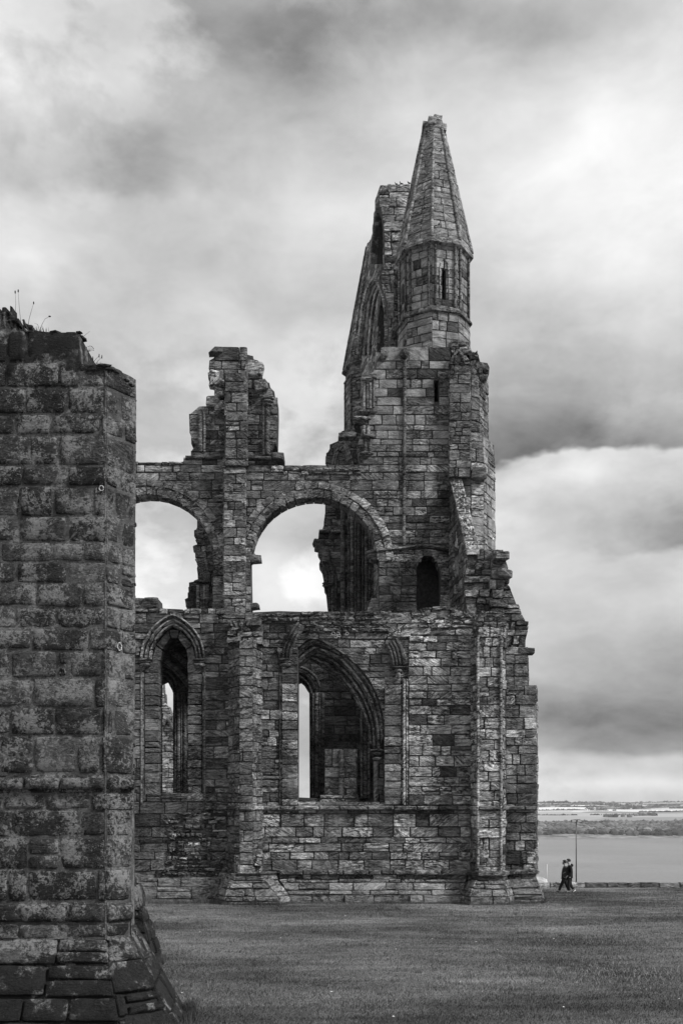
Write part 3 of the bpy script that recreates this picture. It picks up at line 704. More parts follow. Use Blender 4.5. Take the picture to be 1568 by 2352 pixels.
# sloping plinth round the wall foot
tp = [(XW(500, 43.6), 43.62), (XW(538, 42.6), 42.6), (XW(600, 42.6), 42.6), (XW(640, 43.4), 43.4), (XW(1072, 43.4), 43.4), (XW(1096, 42.45), 42.45), (XW(1157, 42.45), 42.45), (XW(1168, 43.5), 43.5), (XW(1233, 43.75), 43.75), (8.4, 45.9)]
bp_ = [(XW(494, 43.4), 43.5), (XW(519, 42.3), 42.3), (XW(640, 42.3), 42.3), (XW(664, 43.1), 43.1), (XW(1060, 43.1), 43.1), (XW(1078, 42.1), 42.1), (XW(1168, 42.1), 42.1), (XW(1180, 43.1), 43.1), (XW(1246, 43.35), 43.35), (8.8, 46.1)]
loft(bp_, .36, tp, 1.0, AB, M['base'], 'plinth', seed=70, h=(.24, .36), w=(.45, 1.5), out=(-.02, .06), jit=.025, cmat=M['base'])
dn = [(x, y - .02) for x, y in bp_]
loft(dn, -.35, dn, .36, AB, M['base'], 'plinth', seed=90, h=(.2, .4), w=(.5, 1.6), out=(-.02, .09), jit=.025, cmat=M['base'])
fin = [(x, y + .03) for x, y in tp]
loft(fin, .98, fin, 1.28, AB, M['far'], 'plinth', seed=95, h=(.15, .3), w=(.6, 1.3), out=(-.03, .01))
string(1.16, 1.38, [tp[3], tp[4]] + tp[5:8] + [tp[8], tp[9]], M['far'], seed=5, proud=.09)
# lower left rubble patch, plain courses below
masonry(fa, [p([(372, 2012), (392, 1935), (372, 1880), (420, 1868), (470, 1866), (521, 1880), (521, 2012)])], c_aw, None, matfn=lambda c, r: M['far'] if r.random() < .6 else M['dark'] if r.random() < .5 else M['sunny'],
        seed=99, h=(.14, .24), w=(.18, .5), out=(.0, .16), jit=.045, ch=.05, kind='rubble_stone')
wall(43.5, [[(170, 2085), (170, 2020), (505, 2016), (505, 2085)]], AB, M['base'], thick=.3, cname='plinth', seed=101, h=(.36, .44), w=(.8, 1.7), out=(0, .04), cmat=M['base'])

# corner buttress, then the stepped wing beside it
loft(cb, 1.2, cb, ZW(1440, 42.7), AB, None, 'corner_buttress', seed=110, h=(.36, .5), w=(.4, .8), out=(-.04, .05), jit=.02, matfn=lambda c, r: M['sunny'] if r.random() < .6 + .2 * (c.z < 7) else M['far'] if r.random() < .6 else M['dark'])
wall(42.9, [[(1086, 1450), (1090, 1424), (1105, 1405), (1140, 1402), (1152, 1412), (1160, 1450)]], AB, M['far'], thick=.8, cname='broken_ledge', seed=111, h=(.13, .22), w=(.3, .7), out=(-.15, .1), jit=.04, rag=.08)
for x in (1097, 1150): jtube(PW(x, 1995, 42.68), PW(x, 1460, 42.68), .06, 'nook_shaft', M['sunny'], AB, .45, x)
loft(rb, 1.2, rb, ZW(1574, 43.9), AB, None, 'corner_wing', seed=120, h=(.36, .5), w=(.45, .9), out=(-.03, .05), jit=.018, matfn=lambda c, r: M['far'] if r.random() < .55 else M['sunny'] if r.random() < .7 else M['dark'])
rb2 = [(XW(1155, 44.2), 44.2), (XW(1212, 44.2), 44.2), (XW(1213, 46), 46.0)]
loft(rb2, ZW(1578, 44.2), rb2, ZW(1486, 44.2), AB, None, 'corner_wing', seed=125, h=(.38, .5), w=(.5, .9), out=(-.02, .04), matfn=lambda c, r: M['far'] if r.random() < .75 else M['dark'])
f442 = front(44.2)
stone(f442, [f442.px(*q) for q in ((1190, 1502), (1228, 1501), (1228, 1488), (1190, 1487))], .03, .6, AB, 'projecting_stone', M['dark'], .4)
# ragged mass above
mass = [(1069, 1500), (1067, 1400), (1071, 1300), (1074, 1284), (1092, 1276), (1100, 1264), (1128, 1270), (1130, 1262), (1154, 1267), (1155, 1285), (1162, 1300), (1167, 1330), (1163, 1337), (1172, 1352), (1186, 1388), (1196, 1412), (1209, 1430), (1212, 1450), (1207, 1470), (1206, 1500)]
fm, cm_ = wall(44.5, [mass], AB, None, thick=2.6, cname='broken_return_wall', seed=130, h=(.26, .42), w=(.35, .8), out=(-.03, .2), jit=.03, rag=.08, matfn=lambda c, r: M['far'] if r.random() < .75 else M['dark'])
masonry(front(44.3), [pxr(front(44.3), [(1128, 1490), (1126, 1262), (1154, 1266), (1165, 1330), (1160, 1345), (1165, 1490)])], cm_, M['far'], seed=131, h=(.3, .46), w=(.4, .9), out=(-.03, .22), jit=.03, rag=.1, db=.4)
masonry(front(44.2), [pxr(front(44.2), [(1090, 1312), (1090, 1290), (1118, 1290), (1118, 1300)])], cm_, M['far'], seed=132, h=(.3, .46), w=(.5, .6), out=(0, .2), db=.5)
rock(PW(1150, 1278, 44.2), (.32, .3, .2), 'broken_stone', M['dark'], AB, 3); rock(PW(1158, 1318, 44.2), (.3, .3, .16), 'broken_stone', M['far'], AB, 4)
# aisle end wall: receding face and its raking top where the lean-to roof met the tower
fs = Frame((4.93, 48.0, 0), (5.33 - 4.93, 44.45 - 48.0, 0))
side = [(1031, 1425), (1031.6, 1100), (1045, 1155), (1058, 1208), (1070.5, 1262), (1070.8, 1425)]
blind = [(1041, 1352), (1041, 1262), (1044, 1238), (1048, 1222), (1052, 1245), (1053.5, 1275), (1053.5, 1352)]
wall(fs, [side, blind], AB, M['far'], thick=.45, cname='aisle_end_wall', seed=140, h=(.34, .46), w=(.45, .9), out=(0, .04), cmat=M['mortar'])
fs2 = Frame(fs.O - fs.N * .25, fs.U)
masonry(fs2, [pxr(fs2, blind)], AB, M['far'], seed=141, h=(.5, .8), w=(1, 2), out=(0, .02), db=.1)
zA, zB_ = ZW(1098, 48.0), ZW(1260, 44.45)
A0, B0 = Vector((5.33, 44.45, zB_)), Vector((5.86, 44.45, zB_)); A1, B1 = Vector((4.98, 47.98, zA)), Vector((5.50, 47.98, zA))
frk = Frame(A0, B0 - A0, A1 - A0)
ring = [((q - A0).dot(frk.U), (q - A0).dot(frk.V)) for q in (A0, B0, B1, A1)]
ck = link_mesh('raking_wall_top', [A0, B0, B1, A1, A0 + Vector((0, 0, -.25)), B0 + Vector((0, 0, -.25)), B1 + Vector((0, 0, -3)), A1 + Vector((0, 0, -3))], [(0, 1, 2, 3), (0, 3, 7, 4), (1, 5, 6, 2), (4, 5, 1, 0)], M['rubble'], AB, tones=.6)
masonry(frk, [ring], ck, M['rubble'], seed=145, h=(.1, .22), w=(.09, .26), out=(.0, .09), jit=.03, ch=.03, kind='rubble_stone', db=.05)

# --- arcade wall with two round arches, continuing as the tower front (one plane)
z3 = lambda pts: [(287.1 + .2929 * a, 775.1 + .2929 * b) for a, b in pts]
pier_top = z3([(455, 965), (475, 960), (478, 930), (515, 925), (515, 885), (553, 882), (553, 832), (518, 830), (515, 745), (505, 742), (500, 595), (568, 590), (570, 540), (665, 538), (663, 480), (720, 450), (728, 430), (700, 370), (652, 320),
               (648, 270), (680, 262), (655, 240), (660, 175), (695, 155), (712, 75), (765, 75), (790, 100), (955, 110), (960, 130), (1003, 140), (1005, 165), (1042, 175), (1040, 205), (1067, 260), (1050, 285), (1075, 290), (1075, 335), (1130, 350),
               (1140, 390), (1170, 420), (1160, 485), (1195, 495), (1197, 580), (1190, 845), (1147, 850), (1147, 900), (1245, 915), (1245, 962), (1190, 965), (1190, 985), (1205, 1010)])
towL = [(832, 1072), (822, 1040), (820, 1022), (829, 1003), (829, 978), (815, 974), (813, 948), (838, 945), (838, 930), (834, 872), (833, 860), (861, 858), (862, 834), (868, 822), (889, 797), (900, 796)]
outer = [(170, 2095), (170, 1062), (312, 1061), (380, 1061), (418, 1062)] + pier_top + [(660, 1071), (700, 1069), (735, 1072), (760, 1070), (800, 1073)] + towL + [(1030, 796), (1034, 810), (1034, 2095)]
ring1 = semi(341, 1282, 149, 180, 0, 26); ring2 = semi(721, 1287, 148, 180, 0, 26)
hole1 = [(192, 1415)] + ring1 + [(487, 1415)]
hole2 = [(577, 1415), (575, 1330)] + ring2[1:] + [(870, 1415)]
door = [(957, 1412), (956, 1306), (962, 1288), (972, 1278), (984, 1275), (998, 1281), (1007, 1297), (1011, 1320), (1011, 1412)]
slit = [(997, 922), (997, 872), (1007, 872), (1007, 922)]
O1 = [(345, 1832), (345, 1585), (365, 1568), (379, 1562), (391, 1573), (397, 1592), (397, 1832)]
O2 = [(648, 1838), (648, 1592), (662, 1575), (680, 1568), (690, 1564), (702, 1574), (710, 1592), (711, 1838)]
O3 = [(725, 1838), (725, 1600), (740, 1570), (760, 1545), (760, 1545), (785, 1570), (800, 1600), (800, 1838)]
ftow = front(YC)
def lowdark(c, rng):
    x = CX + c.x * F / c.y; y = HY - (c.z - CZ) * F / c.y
    if y > 1420: return M['dark']  # enclosed interior darkened by stone colour, standing in for shade
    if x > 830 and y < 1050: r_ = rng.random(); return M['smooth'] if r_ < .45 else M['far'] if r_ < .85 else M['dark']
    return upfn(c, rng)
# (arches open right through, so the shell is cut in three simple pieces: left, middle and the foot)
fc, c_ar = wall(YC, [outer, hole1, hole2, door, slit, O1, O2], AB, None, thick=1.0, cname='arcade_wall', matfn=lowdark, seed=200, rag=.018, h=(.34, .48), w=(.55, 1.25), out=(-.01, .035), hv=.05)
q = lambda pts: pxr(fc, pts)
# arch rings: inner voussoirs run through the wall so that the soffit shows its stones
s1 = lambda r, a0=120, a1=0, n=16: q(semi(341, 1282, r, a0, a1, n))
s2 = lambda r, a0=180, a1=0, n=26: q(semi(721, 1287, r, a0, a1, n))
band(fc, s1(146), s1(166), .02, 1.0, c_ar, None, 'voussoir', .42, 21) if False else None
for (ra, rb_, dd, db_, sd_, kd) in ((146, 164, .02, 1.02, 21, 'voussoir'), (166, 182, .07, .3, 22, 'voussoir')):
    band(fc, s1(ra), s1(rb_), dd, db_, c_ar, M['far'], kd, .46 if ra < 150 else .6, sd_)
band(fc, s2(145), s2(163), .03, 1.02, c_ar, M['far'], 'voussoir', .42, 23)
band(fc, s2(165, 176, 8), s2(180, 176, 8), .05, .25, c_ar, M['far'], 'voussoir', .5, 24)
band(fc, s2(165, 52, 0), s2(183, 52, 0), .08, .3, c_ar, M['sunny'], 'voussoir', .5, 25, out=.05)
# inner order of the arches on the far side
fb = front(YC + 1.05)
band(fb, pxr(fb, semi(341, 1284, 152, 120, 0, 14)), pxr(fb, semi(341, 1284, 172, 120, 0, 14)), 0, .5, c_ar, M['dark'], 'voussoir', .5, 26)
band(fb, pxr(fb, semi(719, 1288, 148, 180, 0, 20)), pxr(fb, semi(719, 1288, 168, 180, 0, 20)), 0, .5, c_ar, M['dark'], 'voussoir', .5, 27)
for (x0, x1, y0, y1, sd_) in ((648, 830, 1069, 1092, 1), (170, 420, 1060, 1068, 2)):
    masonry(fc, [q([(x0, y1), (x0, y0), (x1, y0), (x1, y1)])], c_ar, None, matfn=lambda c, r: M['far'] if r.random() < .7 else M['dark'], seed=580 + sd_, h=(.14, .24), w=(.22, .7), out=(.03, .1), jit=.03, ch=.04, rag=.08, kind='rubble_stone')
# pilaster on the pier between the arches
pil = lambda x0, x1, y0, y1, Y, **k: loft([(XW(x0, Y + .5), Y + .5), (XW(x0 + 1, Y), Y), (XW(x1 - 1, Y), Y), (XW(x1, Y + .5), Y + .5)], ZW(y0, Y), [(XW(x0, Y + .5), Y + .5), (XW(x0 + 1, Y), Y), (XW(x1 - 1, Y), Y), (XW(x1, Y + .5), Y + .5)], ZW(y1, Y), AB, **k)
pil(512, 565, 1415, 1070, YC - .5, mat=None, matfn=upfn, cname='pier_pilaster', seed=210, h=(.36, .5), w=(.45, .9), out=(0, .03))
pil(516, 569, 1070, 855, YC - .6, mat=None, matfn=upfn, cname='pier_pilaster', seed=211, h=(.4, .5), w=(.45, .9), out=(0, .03))
for (x, ya, yb, r) in ((460, 1040, 942, .11), (470, 1040, 945, .06), (614, 1046, 930, .13), (606, 1046, 925, .06)): jtube(fc.P(*fc.px(x, ya), .06), fc.P(*fc.px(x, yb), .06), r, 'pier_shaft', M['far'], AB, .5, x)
for y, w in ((918, .32), (924, .26), (932, .2)): lump(fc.P(*fc.px(614, y), .08), (w, .26, .07), 'capital', M['far'], AB, y, .25)
def bar(fr, pts, df, db, name, mat, parent=AB, **k): stone(fr, [fr.px(*a) for a in pts], df, db, parent, name, mat, None, 5, 1, ch=.05, jit=.02, **k)
for pts in (((426, 1057), (470, 1056), (470, 1048), (426, 1048)), ((471, 1056), (512, 1056), (512, 1049), (471, 1049)), ((568, 1057), (624, 1058), (624, 1050), (568, 1050)), ((625, 1057), (651, 1057), (651, 1044), (622, 1043))):
    bar(fc, pts, .2, .2, 'string_stone', M['dark'])
bar(fc, ((478, 812), (512, 810), (512, 798), (494, 797)), .15, .4, 'broken_stone', M['dark'])
for i, (x, y, s) in enumerate(((497, 880, .3), (505, 905, .25), (492, 862, .22), (490, 925, .35), (585, 850, .4), (600, 890, .35), (508, 935, .3))): rock(fc.P(*fc.px(x, y), .05), (s, .3, s * .8), 'broken_stone', M['far'] if i % 2 else M['sunny'], AB, i)
for i, (x, y, w, h) in enumerate(((590, 1262 + 18, .35, .28), (583, 1390, .4, .25), (578, 1275, .3, .25))): rock(fc.P(*fc.px(x - 4, y), -.4), (w * .7, .35, h * .6), 'broken_stone', M['dark'], AB, i + 9)
# right springing: capital, hood, stub
for y, w in ((1264, .5), (1272, .42), (1282, .3)): lump(fc.P(*fc.px(862, y), -.5), (w, .45, .11), 'capital', M['far'], AB, y, .3)
bar(fc, ((868, 1267), (932, 1262), (932, 1255), (872, 1259)), .12, .2, 'string_stone', M['sunny'])
wall(YC + .1, [[(842, 1410), (843, 1382), (852, 1376), (872, 1374), (872, 1410)]], AB, M['far'], thick=.9, cname='broken_ledge', seed=214, h=(.25, .4), w=(.4, .6), out=(-.03, .1), jit=.03)
# doorway arch and relieving crack
dA = q([(956, 1306), (962, 1288), (972, 1278), (984, 1275), (998, 1281), (1007, 1297), (1011, 1320)]); band(fc, dA, offset(dA, .36), .03, .9, c_ar, M['far'], 'voussoir', .34, 29)
ce = [(915, 1262), (945, 1256), (978, 1253), (1010, 1257), (1030, 1263)]
tube([fc.P(*fc.px(x, y), .07) for x, y in ce], .05, 'label_moulding', M['far'], AB, .5)
tube([fc.P(*fc.px(x, y + 6), -.0) for x, y in ce[1:]], .05, 'open_joint', simple_mat('black_joint', .01), AB, .5)
# room behind tower front: closes door and slit with real darkness
def box(name, x0, x1, y0, y1, z0, z1, mat, parent, tone=.4):
    V = [(x, y, z) for z in (z0, z1) for x, y in ((x0, y0), (x1, y0), (x1, y1), (x0, y1))]
    return link_mesh(name, V, [(0, 1, 5, 4), (1, 2, 6, 5), (2, 3, 7, 6), (3, 0, 4, 7), (4, 5, 6, 7), (3, 2, 1, 0)], mat, parent, tones=tone)
box('tower_core', XW(925, 50), 6.0, 50.2, 51.6, 0, ZW(850, 50), M['mortar'], AB)
box('tower_core', 6.0, 6.5, 48.6, 50.2, 10, ZW(880, 50), M['mortar'], AB)
box('tower_core', XW(925, 50) - .0, XW(925, 50) + .7, 49.05, 50.2, 0, ZW(800, 50), M['mortar'], AB)
box('tower_core', XW(925, 50), 6.0, 49.02, 50.2, ZW(818, 50), ZW(806, 50), M['mortar'], AB)

# corner tower: strip buttress, turned right faces, angle shaft
pil(1030, 1081, 1096, 838, YC - .35, mat=M['far'], cname='tower_strip', seed=220, h=(.38, .5), w=(.45, .85), out=(0, .03))
wall(YC - .3, [[(1030, 838), (1034, 822), (1045, 806), (1052, 801), (1062, 808), (1078, 826), (1082, 838)]], AB, M['far'], thick=.8, cname='strip_gablet', seed=221, h=(.2, .3), w=(.3, .5), out=(0, .06))
lump(PW(1053, 822, YC - .62), (.16, .05, .26), 'gablet_niche', M['mortar'], AB, 4, .2)
gp = [(1041, 836), (1046, 818), (1053, 808), (1061, 818), (1066, 836)]
tube([PW(x, y, YC - .66) for x, y in gp], .07, 'roll_moulding', M['far'], AB, .4)
tr0 = [(XW(1040, 48.0), 48.02), (XW(1081, 47.95), 47.95), (XW(1111, 48.2), 48.2), (XW(1137, 49.8), 49.8), (7.3, 51)]
tr1 = [(XW(1040, 48.0), 48.02), (XW(1081, 47.95), 47.95), (XW(1106, 48.2), 48.2), (XW(1133, 49.8), 49.8), (7.2, 51)]
tr2 = [(XW(1040, 48.0), 48.02), (XW(1081, 47.95), 47.95), (XW(1100, 48.2), 48.2), (XW(1120, 49.4), 49.4), (6.9, 51)]
loft(tr0, ZW(1300, 48), tr0, ZW(1060, 48), AB, None, 'tower_angle', seed=230, h=(.42, .56), w=(.5, .95), out=(0, .035), matfn=lambda c, r: M['smooth'] if r.random() < .6 else M['sunny'])
loft(tr0, ZW(1060, 48), tr1, ZW(990, 48), AB, M['far'], 'tower_angle', seed=236, h=(.42, .56), w=(.5, .95), out=(0, .035))
loft(tr2, ZW(990, 48), tr2, ZW(840, 48), AB, M['far'], 'tower_angle', seed=242, h=(.4, .54), w=(.45, .9), out=(0, .05), jit=.02)
wall(48.2, [[(1080, 850), (1078, 812), (1096, 806), (1103, 830), (1119, 832), (1124, 842), (1123, 858), (1114, 872), (1080, 872)]], AB, M['dark'], thick=1.4, cname='broken_ledge', seed=249, h=(.2, .32), w=(.25, .55), out=(-.1, .15), jit=.05, rag=.06)
jtube(fc.P(*fc.px(927, 1255), .03), fc.P(*fc.px(929, 800), .03), .085, 'angle_shaft', M['far'], AB, .45, 12)
rock(PW(1100, 1090, 47.8), (.35, .3, .3), 'broken_stone', M['dark'], AB, 33)
# left flank of tower: clustered shafts and broken capitals
for i, (x, ya, yb, r) in enumerate(((836, 945, 876, .07), (843, 940, 874, .09), (850, 940, 880, .06), (858, 938, 870, .05), (835, 1002, 978, .1), (845, 1002, 978, .09), (838, 1040, 1008, .09), (850, 1040, 1008, .08))):
    jtube(fc.P(*fc.px(x, ya), .06), fc.P(*fc.px(x, yb), .06), r, 'clustered_shaft', M['far'], AB, .35, i)
for i, (x, y, w) in enumerate(((842, 872, .3), (842, 948, .5), (830, 962, .5), (845, 1004, .34), (842, 1043, .34))): lump(fc.P(*fc.px(x, y), .06), (w, .2, .1), 'capital', M['far'], AB, i, .3)
bar(fc, ((833, 872), (866, 872), (866, 860), (833, 860)), .16, .2, 'string_stone', M['far'])
bar(fc, ((813, 976), (838, 976), (838, 948), (813, 948)), .12, .4, 'corbel_block', M['dark'])
for i, (x, y) in enumerate(((881, 815), (927, 815))):
    lump(fc.P(*fc.px(x, y), .12), (.2, .22, .26), 'carved_head', M['dark'], AB, i + 2, .5)
    for sx in (-.07, .07): lump(fc.P(fc.px(x, y)[0] + sx, fc.px(x, y)[1] + .03, .31), (.035, .03, .04), 'carved_eye', M['mortar'], AB, 1, .1, 1)

# octagonal turret
TX, TY = 4.42, 50.0
def octa(r, cx=TX, cy=TY, a0=-8): return [(cx + r * math.sin(R(a)), cy - r * math.cos(R(a))) for a in (a0 - 135, a0 - 90, a0 - 45, a0, a0 + 45, a0 + 90, a0 + 135, a0 + 180)]
z_b, z_s, z_c = ZW(812, 48.3), 27.17, 30.25
oc = octa(1.76)
# the arrow-slit face is built with its opening, the rest as plain faces
cdr = loft(octa(1.74), z_b, octa(1.69), z_s, AB, None, 'turret_drum', closed=True, seed=300, h=(.36, .48), w=(.5, .95), out=(0, .025), matfn=lambda c, r: M['smooth'] if r.random() < .6 else M['far'] if r.random() < .5 else M['dark'])
def face(i, r=1.65):
    pl = octa(r); A = Vector((*pl[i], 0)); B = Vector((*pl[(i + 1) % 8], 0)); return Frame(A, B - A), (B - A).length
for i in range(8):
    fr, L = face(i); ring = [(0, z_s), (L, z_s), (L, z_c), (0, z_c)]; rings = [ring]
    if i == 3:
        u0 = L * .47; rings.append([(u0 - .10, z_s + .45), (u0 + .09, z_s + .45), (u0 + .09, z_s + 1.95), (u0 + .0, z_s + 2.15), (u0 - .10, z_s + 1.95)])
    cdd = core(fr, rings, .35, AB, M['mortar'], 'turret_face'); masonry(fr, rings, cdd, None, seed=310 + i, h=(.38, .48), w=(.42, .8), out=(0, .012), jit=.006, matfn=lambda c, r: M['smooth'] if r.random() < .85 else M['dark'], gap=.02)
    if i == 3:
        pa = [(u0 - .22, z_s + .5), (u0 - .22, z_s + 1.8), (u0 - .17, z_s + 2.1), (u0, z_s + 2.34), (u0 + .16, z_s + 2.1), (u0 + .21, z_s + 1.8), (u0 + .21, z_s + .5)]
        tube([fr.P(u, v, .03) for u, v in pa], .03, 'slit_frame', M['sunny'], AB, .8)
    if i == 1:
        for zz in (28.4,): 
            lump(fr.P(L * .5, zz, .02), (.12, .2, .5), 'slit_window', M['mortar'], AB, 3, .05)
for i in range(8):
    x, y = octa(1.68)[i]
    for da in (-.11, .11):
        a = math.atan2(x - TX, TY - y) + da * .9; rr = 1.66
        jtube((TX + rr * math.sin(a), TY - rr * math.cos(a), z_s + .1), (TX + rr * math.sin(a), TY - rr * math.cos(a), z_c - .02), .06, 'turret_shaft', M['far'], AB, .45, i)
def octring(r0, r1, r2, z0, z1, z2, name, mat, cx=TX, cy=TY):
    """moulded cornice: profile r0@z0, r1@z1, r2@z2"""
    V = []; Fc = []; prof = [(r0 - .3, z0), (r0, z0), (r1, z0 + (z1 - z0) * .35), (r1, z1), (r2, z2), (r2 - .4, z2)]
    sub = 6; N = 8 * sub
    for r, z in prof:
        pl = octa(r, cx, cy)
        for i in range(8):
            a, b = pl[i], pl[(i + 1) % 8]
            for s in range(sub):
                t = s / sub; jn = noise.noise(Vector((i * 3.1 + t * 3, z * 4, r)))
                k = 1 + .008 * jn; x = a[0] + (b[0] - a[0]) * t; y = a[1] + (b[1] - a[1]) * t
                V.append((cx + (x - cx) * k, cy + (y - cy) * k, z + .02 * jn))
    for j in range(len(prof) - 1):
        for i in range(N): Fc.append((j * N + i, j * N + (i + 1) % N, (j + 1) * N + (i + 1) % N, (j + 1) * N + i))
    return link_mesh(name, V, Fc, mat, AB, tones=[((i * 37) % 11) / 11 for i in range(len(Fc))])
octring(1.67, 1.82, 1.68, z_s - .22, z_s - .08, z_s + .12, 'turret_string', M['far'])
octring(1.68, 1.87, 1.79, z_c - .16, z_c + .02, z_c + .2, 'turret_cornice', M['spire'])
# spire
z_t = 36.75
csp = loft(octa(1.80), z_c + .15, octa(.46), z_t - .15, AB, M['spire'], 'spire', closed=True, seed=400, h=(.36, .5), w=(.45, .9), out=(-.005, .015), gap=.016, jit=.008, cmat=M['spire'])
for i in range(8):
    a = octa(1.82)[i]; b = octa(.46)[i]; jtube((*a, z_c + .12), (*b, z_t - .35 + .25 * ((i * 5) % 3 - 1)), .075, 'spire_rib', M['spire'], AB, .55, i)
for i, (x, y, w, h, yy) in enumerate(((979, 290, .2, .16, 49.75), (991, 280, .2, .2, 49.6), (1003, 274, .2, .17, 49.8), (998, 290, .3, .2, 49.7), (1015, 296, .2, .18, 49.9), (1008, 287, .2, .15, 50.0), (985, 298, .25, .16, 49.7))):
    rock(PW(x, y, yy), (w, .24, h), 'spire_tip_stone', M['spire'], AB, i)
for i in range(60):      # crockets of moss and chipped stone along the silhouette
    rng = random.Random(i); t = rng.random(); k = rng.randrange(8); r = 1.8 + (.46 - 1.8) * t; x, y = octa(r + .01)[k]; x2, y2 = octa(r + .01)[(k + 1) % 8]; s = rng.random()
    lump((x + (x2 - x) * s, y + (y2 - y) * s, z_c + .15 + (z_t - z_c - .3) * t), (.07, .07, .05), 'spire_chip', M['spire'], AB, i, .6, 1)
# broach between tower top and drum
loft([(XW(1036, 48.3), 48.3), (XW(1084, 48.2), 48.2), (XW(1100, 49), 49.0), (6.9, 50.6)], ZW(812, 48.3), [(XW(1036, 48.4), 48.4), (XW(1060, 48.4), 48.4), (XW(1078, 49.2), 49.2), (6.2, 50.6)], ZW(778, 48.3), AB, M['far'], 'broach', seed=420, h=(.2, .3), w=(.3, .6), out=(-.02, .06), jit=.03)

# --- gable wall, seen almost edge on
fg = Frame((1.0, 61.5, 0), (3.02 - 1.0, 50.0 - 61.5, 0))
gp_ = [(824, 1420), (822, 1010), (826, 830), (829, 760), (834, 690), (841, 610), (848, 552), (851, 540), (855.5, 526), (859, 485), (862, 455), (869, 440), (871, 435), (889, 432), (898, 430), (899, 600), (899, 800), (899, 1420)]
hU = [(853, 606), (853.5, 585), (857.5, 545), (861.5, 510), (865.5, 485), (869, 472), (872, 476), (876, 490), (879.5, 516), (881, 560), (881, 606)]
hL = [(863, 815), (864, 790), (868, 737), (871, 700), (874, 682), (878, 672), (881.5, 684), (884.5, 706), (887, 735), (888, 756), (888, 815)]
fg, c_g = wall(fg, [gp_, hU, hL], AB, None, thick=1.3, cname='gable_wall', matfn=lambda c, r: M['far'] if r.random() < .4 else M['sunny'], seed=500, rag=.02, h=(.34, .48), w=(.5, 1.1), out=(0, .006), jit=.002, ch=.01, cmat=M['mortar'])
g = lambda pts: pxr(fg, pts)
oL = [(829, 815), (830.5, 780), (834, 745), (839, 706), (845, 678), (853, 655), (864, 639), (873, 645), (880, 656), (888, 680), (893, 706), (895, 730), (895.5, 815)]
iL = [(863, 815), (864, 790), (867, 752), (869.5, 722), (872, 697), (875, 681), (878, 672), (880.5, 680), (883, 694), (885.5, 716), (887, 738), (888, 756), (888, 815)]
for k, (ta, tb, d) in enumerate(((0, .12, .22), (.16, .38, .02), (.42, .64, -.02), (.68, .98, -.06))):
    band(fg, g(between(oL, iL, ta)), g(between(oL, iL, tb)), d + .06, .2, c_g, M['sunny'] if k in (0, 2) else M['far'], 'voussoir', .5, 510 + k, out=.01)
for t, d in ((.14, .1), (.4, .08), (.66, .06)): tube([fg.P(u, v, d) for u, v in g(between(oL, iL, t))], .07, 'roll_moulding', M['far'], AB, .5)
oU = [(850.5, 606), (851, 583), (855, 543), (859, 505), (863.5, 478), (869, 462), (873, 467), (878, 484), (882, 512), (883.5, 560), (883.5, 606)]
band(fg, g(oU), g(hU[:5] + hU[5:]), .05, .3, c_g, M['far'], 'voussoir', .5, 520, out=.01)
for hh_, dpt in ((hL, 1.0), (hU, 1.0)):  # infill added behind both lancets to block sunlight and keep them black
    fi = Frame(fg.O - fg.N * dpt, fg.U); cxx = sum(a for a, b in hh_) / len(hh_)
    core(fi, [[(u + (.25 if x > cxx else -.25), v + .2) for (u, v), (x, y) in zip(g(hh_), hh_)]], .25, AB, M['mortar'], 'light_block_infill', rec=0)
box('gable_core', 3.6, 4.0, 49.5, 60, 12, 29, M['mortar'], AB)
# broken end of the gable wall, facing the camera
gend = [(892, 812), (891, 760), (890, 720), (887, 690), (882, 665), (874, 648), (870, 636), (878, 622), (883, 606), (882.5, 560), (880.5, 516), (877.5, 492), (873, 474), (869, 462), (870, 438), (889, 433), (892, 427), (905, 427), (908, 424), (925, 425), (928, 421), (941, 422), (938, 450), (930, 520), (932, 812)]
wall(52.3, [gend], AB, None, thick=.6, cname='gable_broken_end', seed=530, h=(.34, .48), w=(.4, .9), out=(-.02, .06), jit=.02, rag=.012, matfn=lambda c, r: M['sunny'] if r.random() < .75 else M['far'])
wall(50.6, [[(896, 812), (898, 770), (904, 740), (903, 700), (908, 672), (905, 640), (912, 618), (921, 606), (930, 812)]], AB, M['far'], thick=.9, cname='gable_springer', seed=531, h=(.26, .4), w=(.3, .6), out=(-.02, .12), jit=.03, rag=.06)
# far turret with its own spire
FX, FY = 2.0, 62.2
fo = lambda r: octa(r, FX, FY, -8)
zc2 = 30.1
loft(fo(1.78), 0, fo(1.78), zc2, AB, M['far'], 'far_turret', closed=True, seed=600, h=(.4, .5), w=(.5, .9), out=(0, .02))
octring(1.80, 2.0, 1.88, zc2 - .18, zc2, zc2 + .18, 'turret_cornice', M['far'], FX, FY)
octring(1.78, 1.9, 1.80, zc2 - .75, zc2 - .65, zc2 - .5, 'turret_string', M['far'], FX, FY)
loft(fo(1.88), zc2 + .1, fo(.5), 37.6, AB, M['far'], 'spire', closed=True, seed=620, h=(.4, .5), w=(.45, .9), out=(-.005, .015), gap=.016)
for i in range(8):
    jtube((*fo(1.9)[i], zc2 + .1), (*fo(.5)[i], 37.5), .08, 'spire_rib', M['far'], AB, .5, i)
    jtube((*fo(1.8)[i], 14), (*fo(1.8)[i], zc2 - .7), .07, 'turret_shaft', M['far'], AB, .5, i)

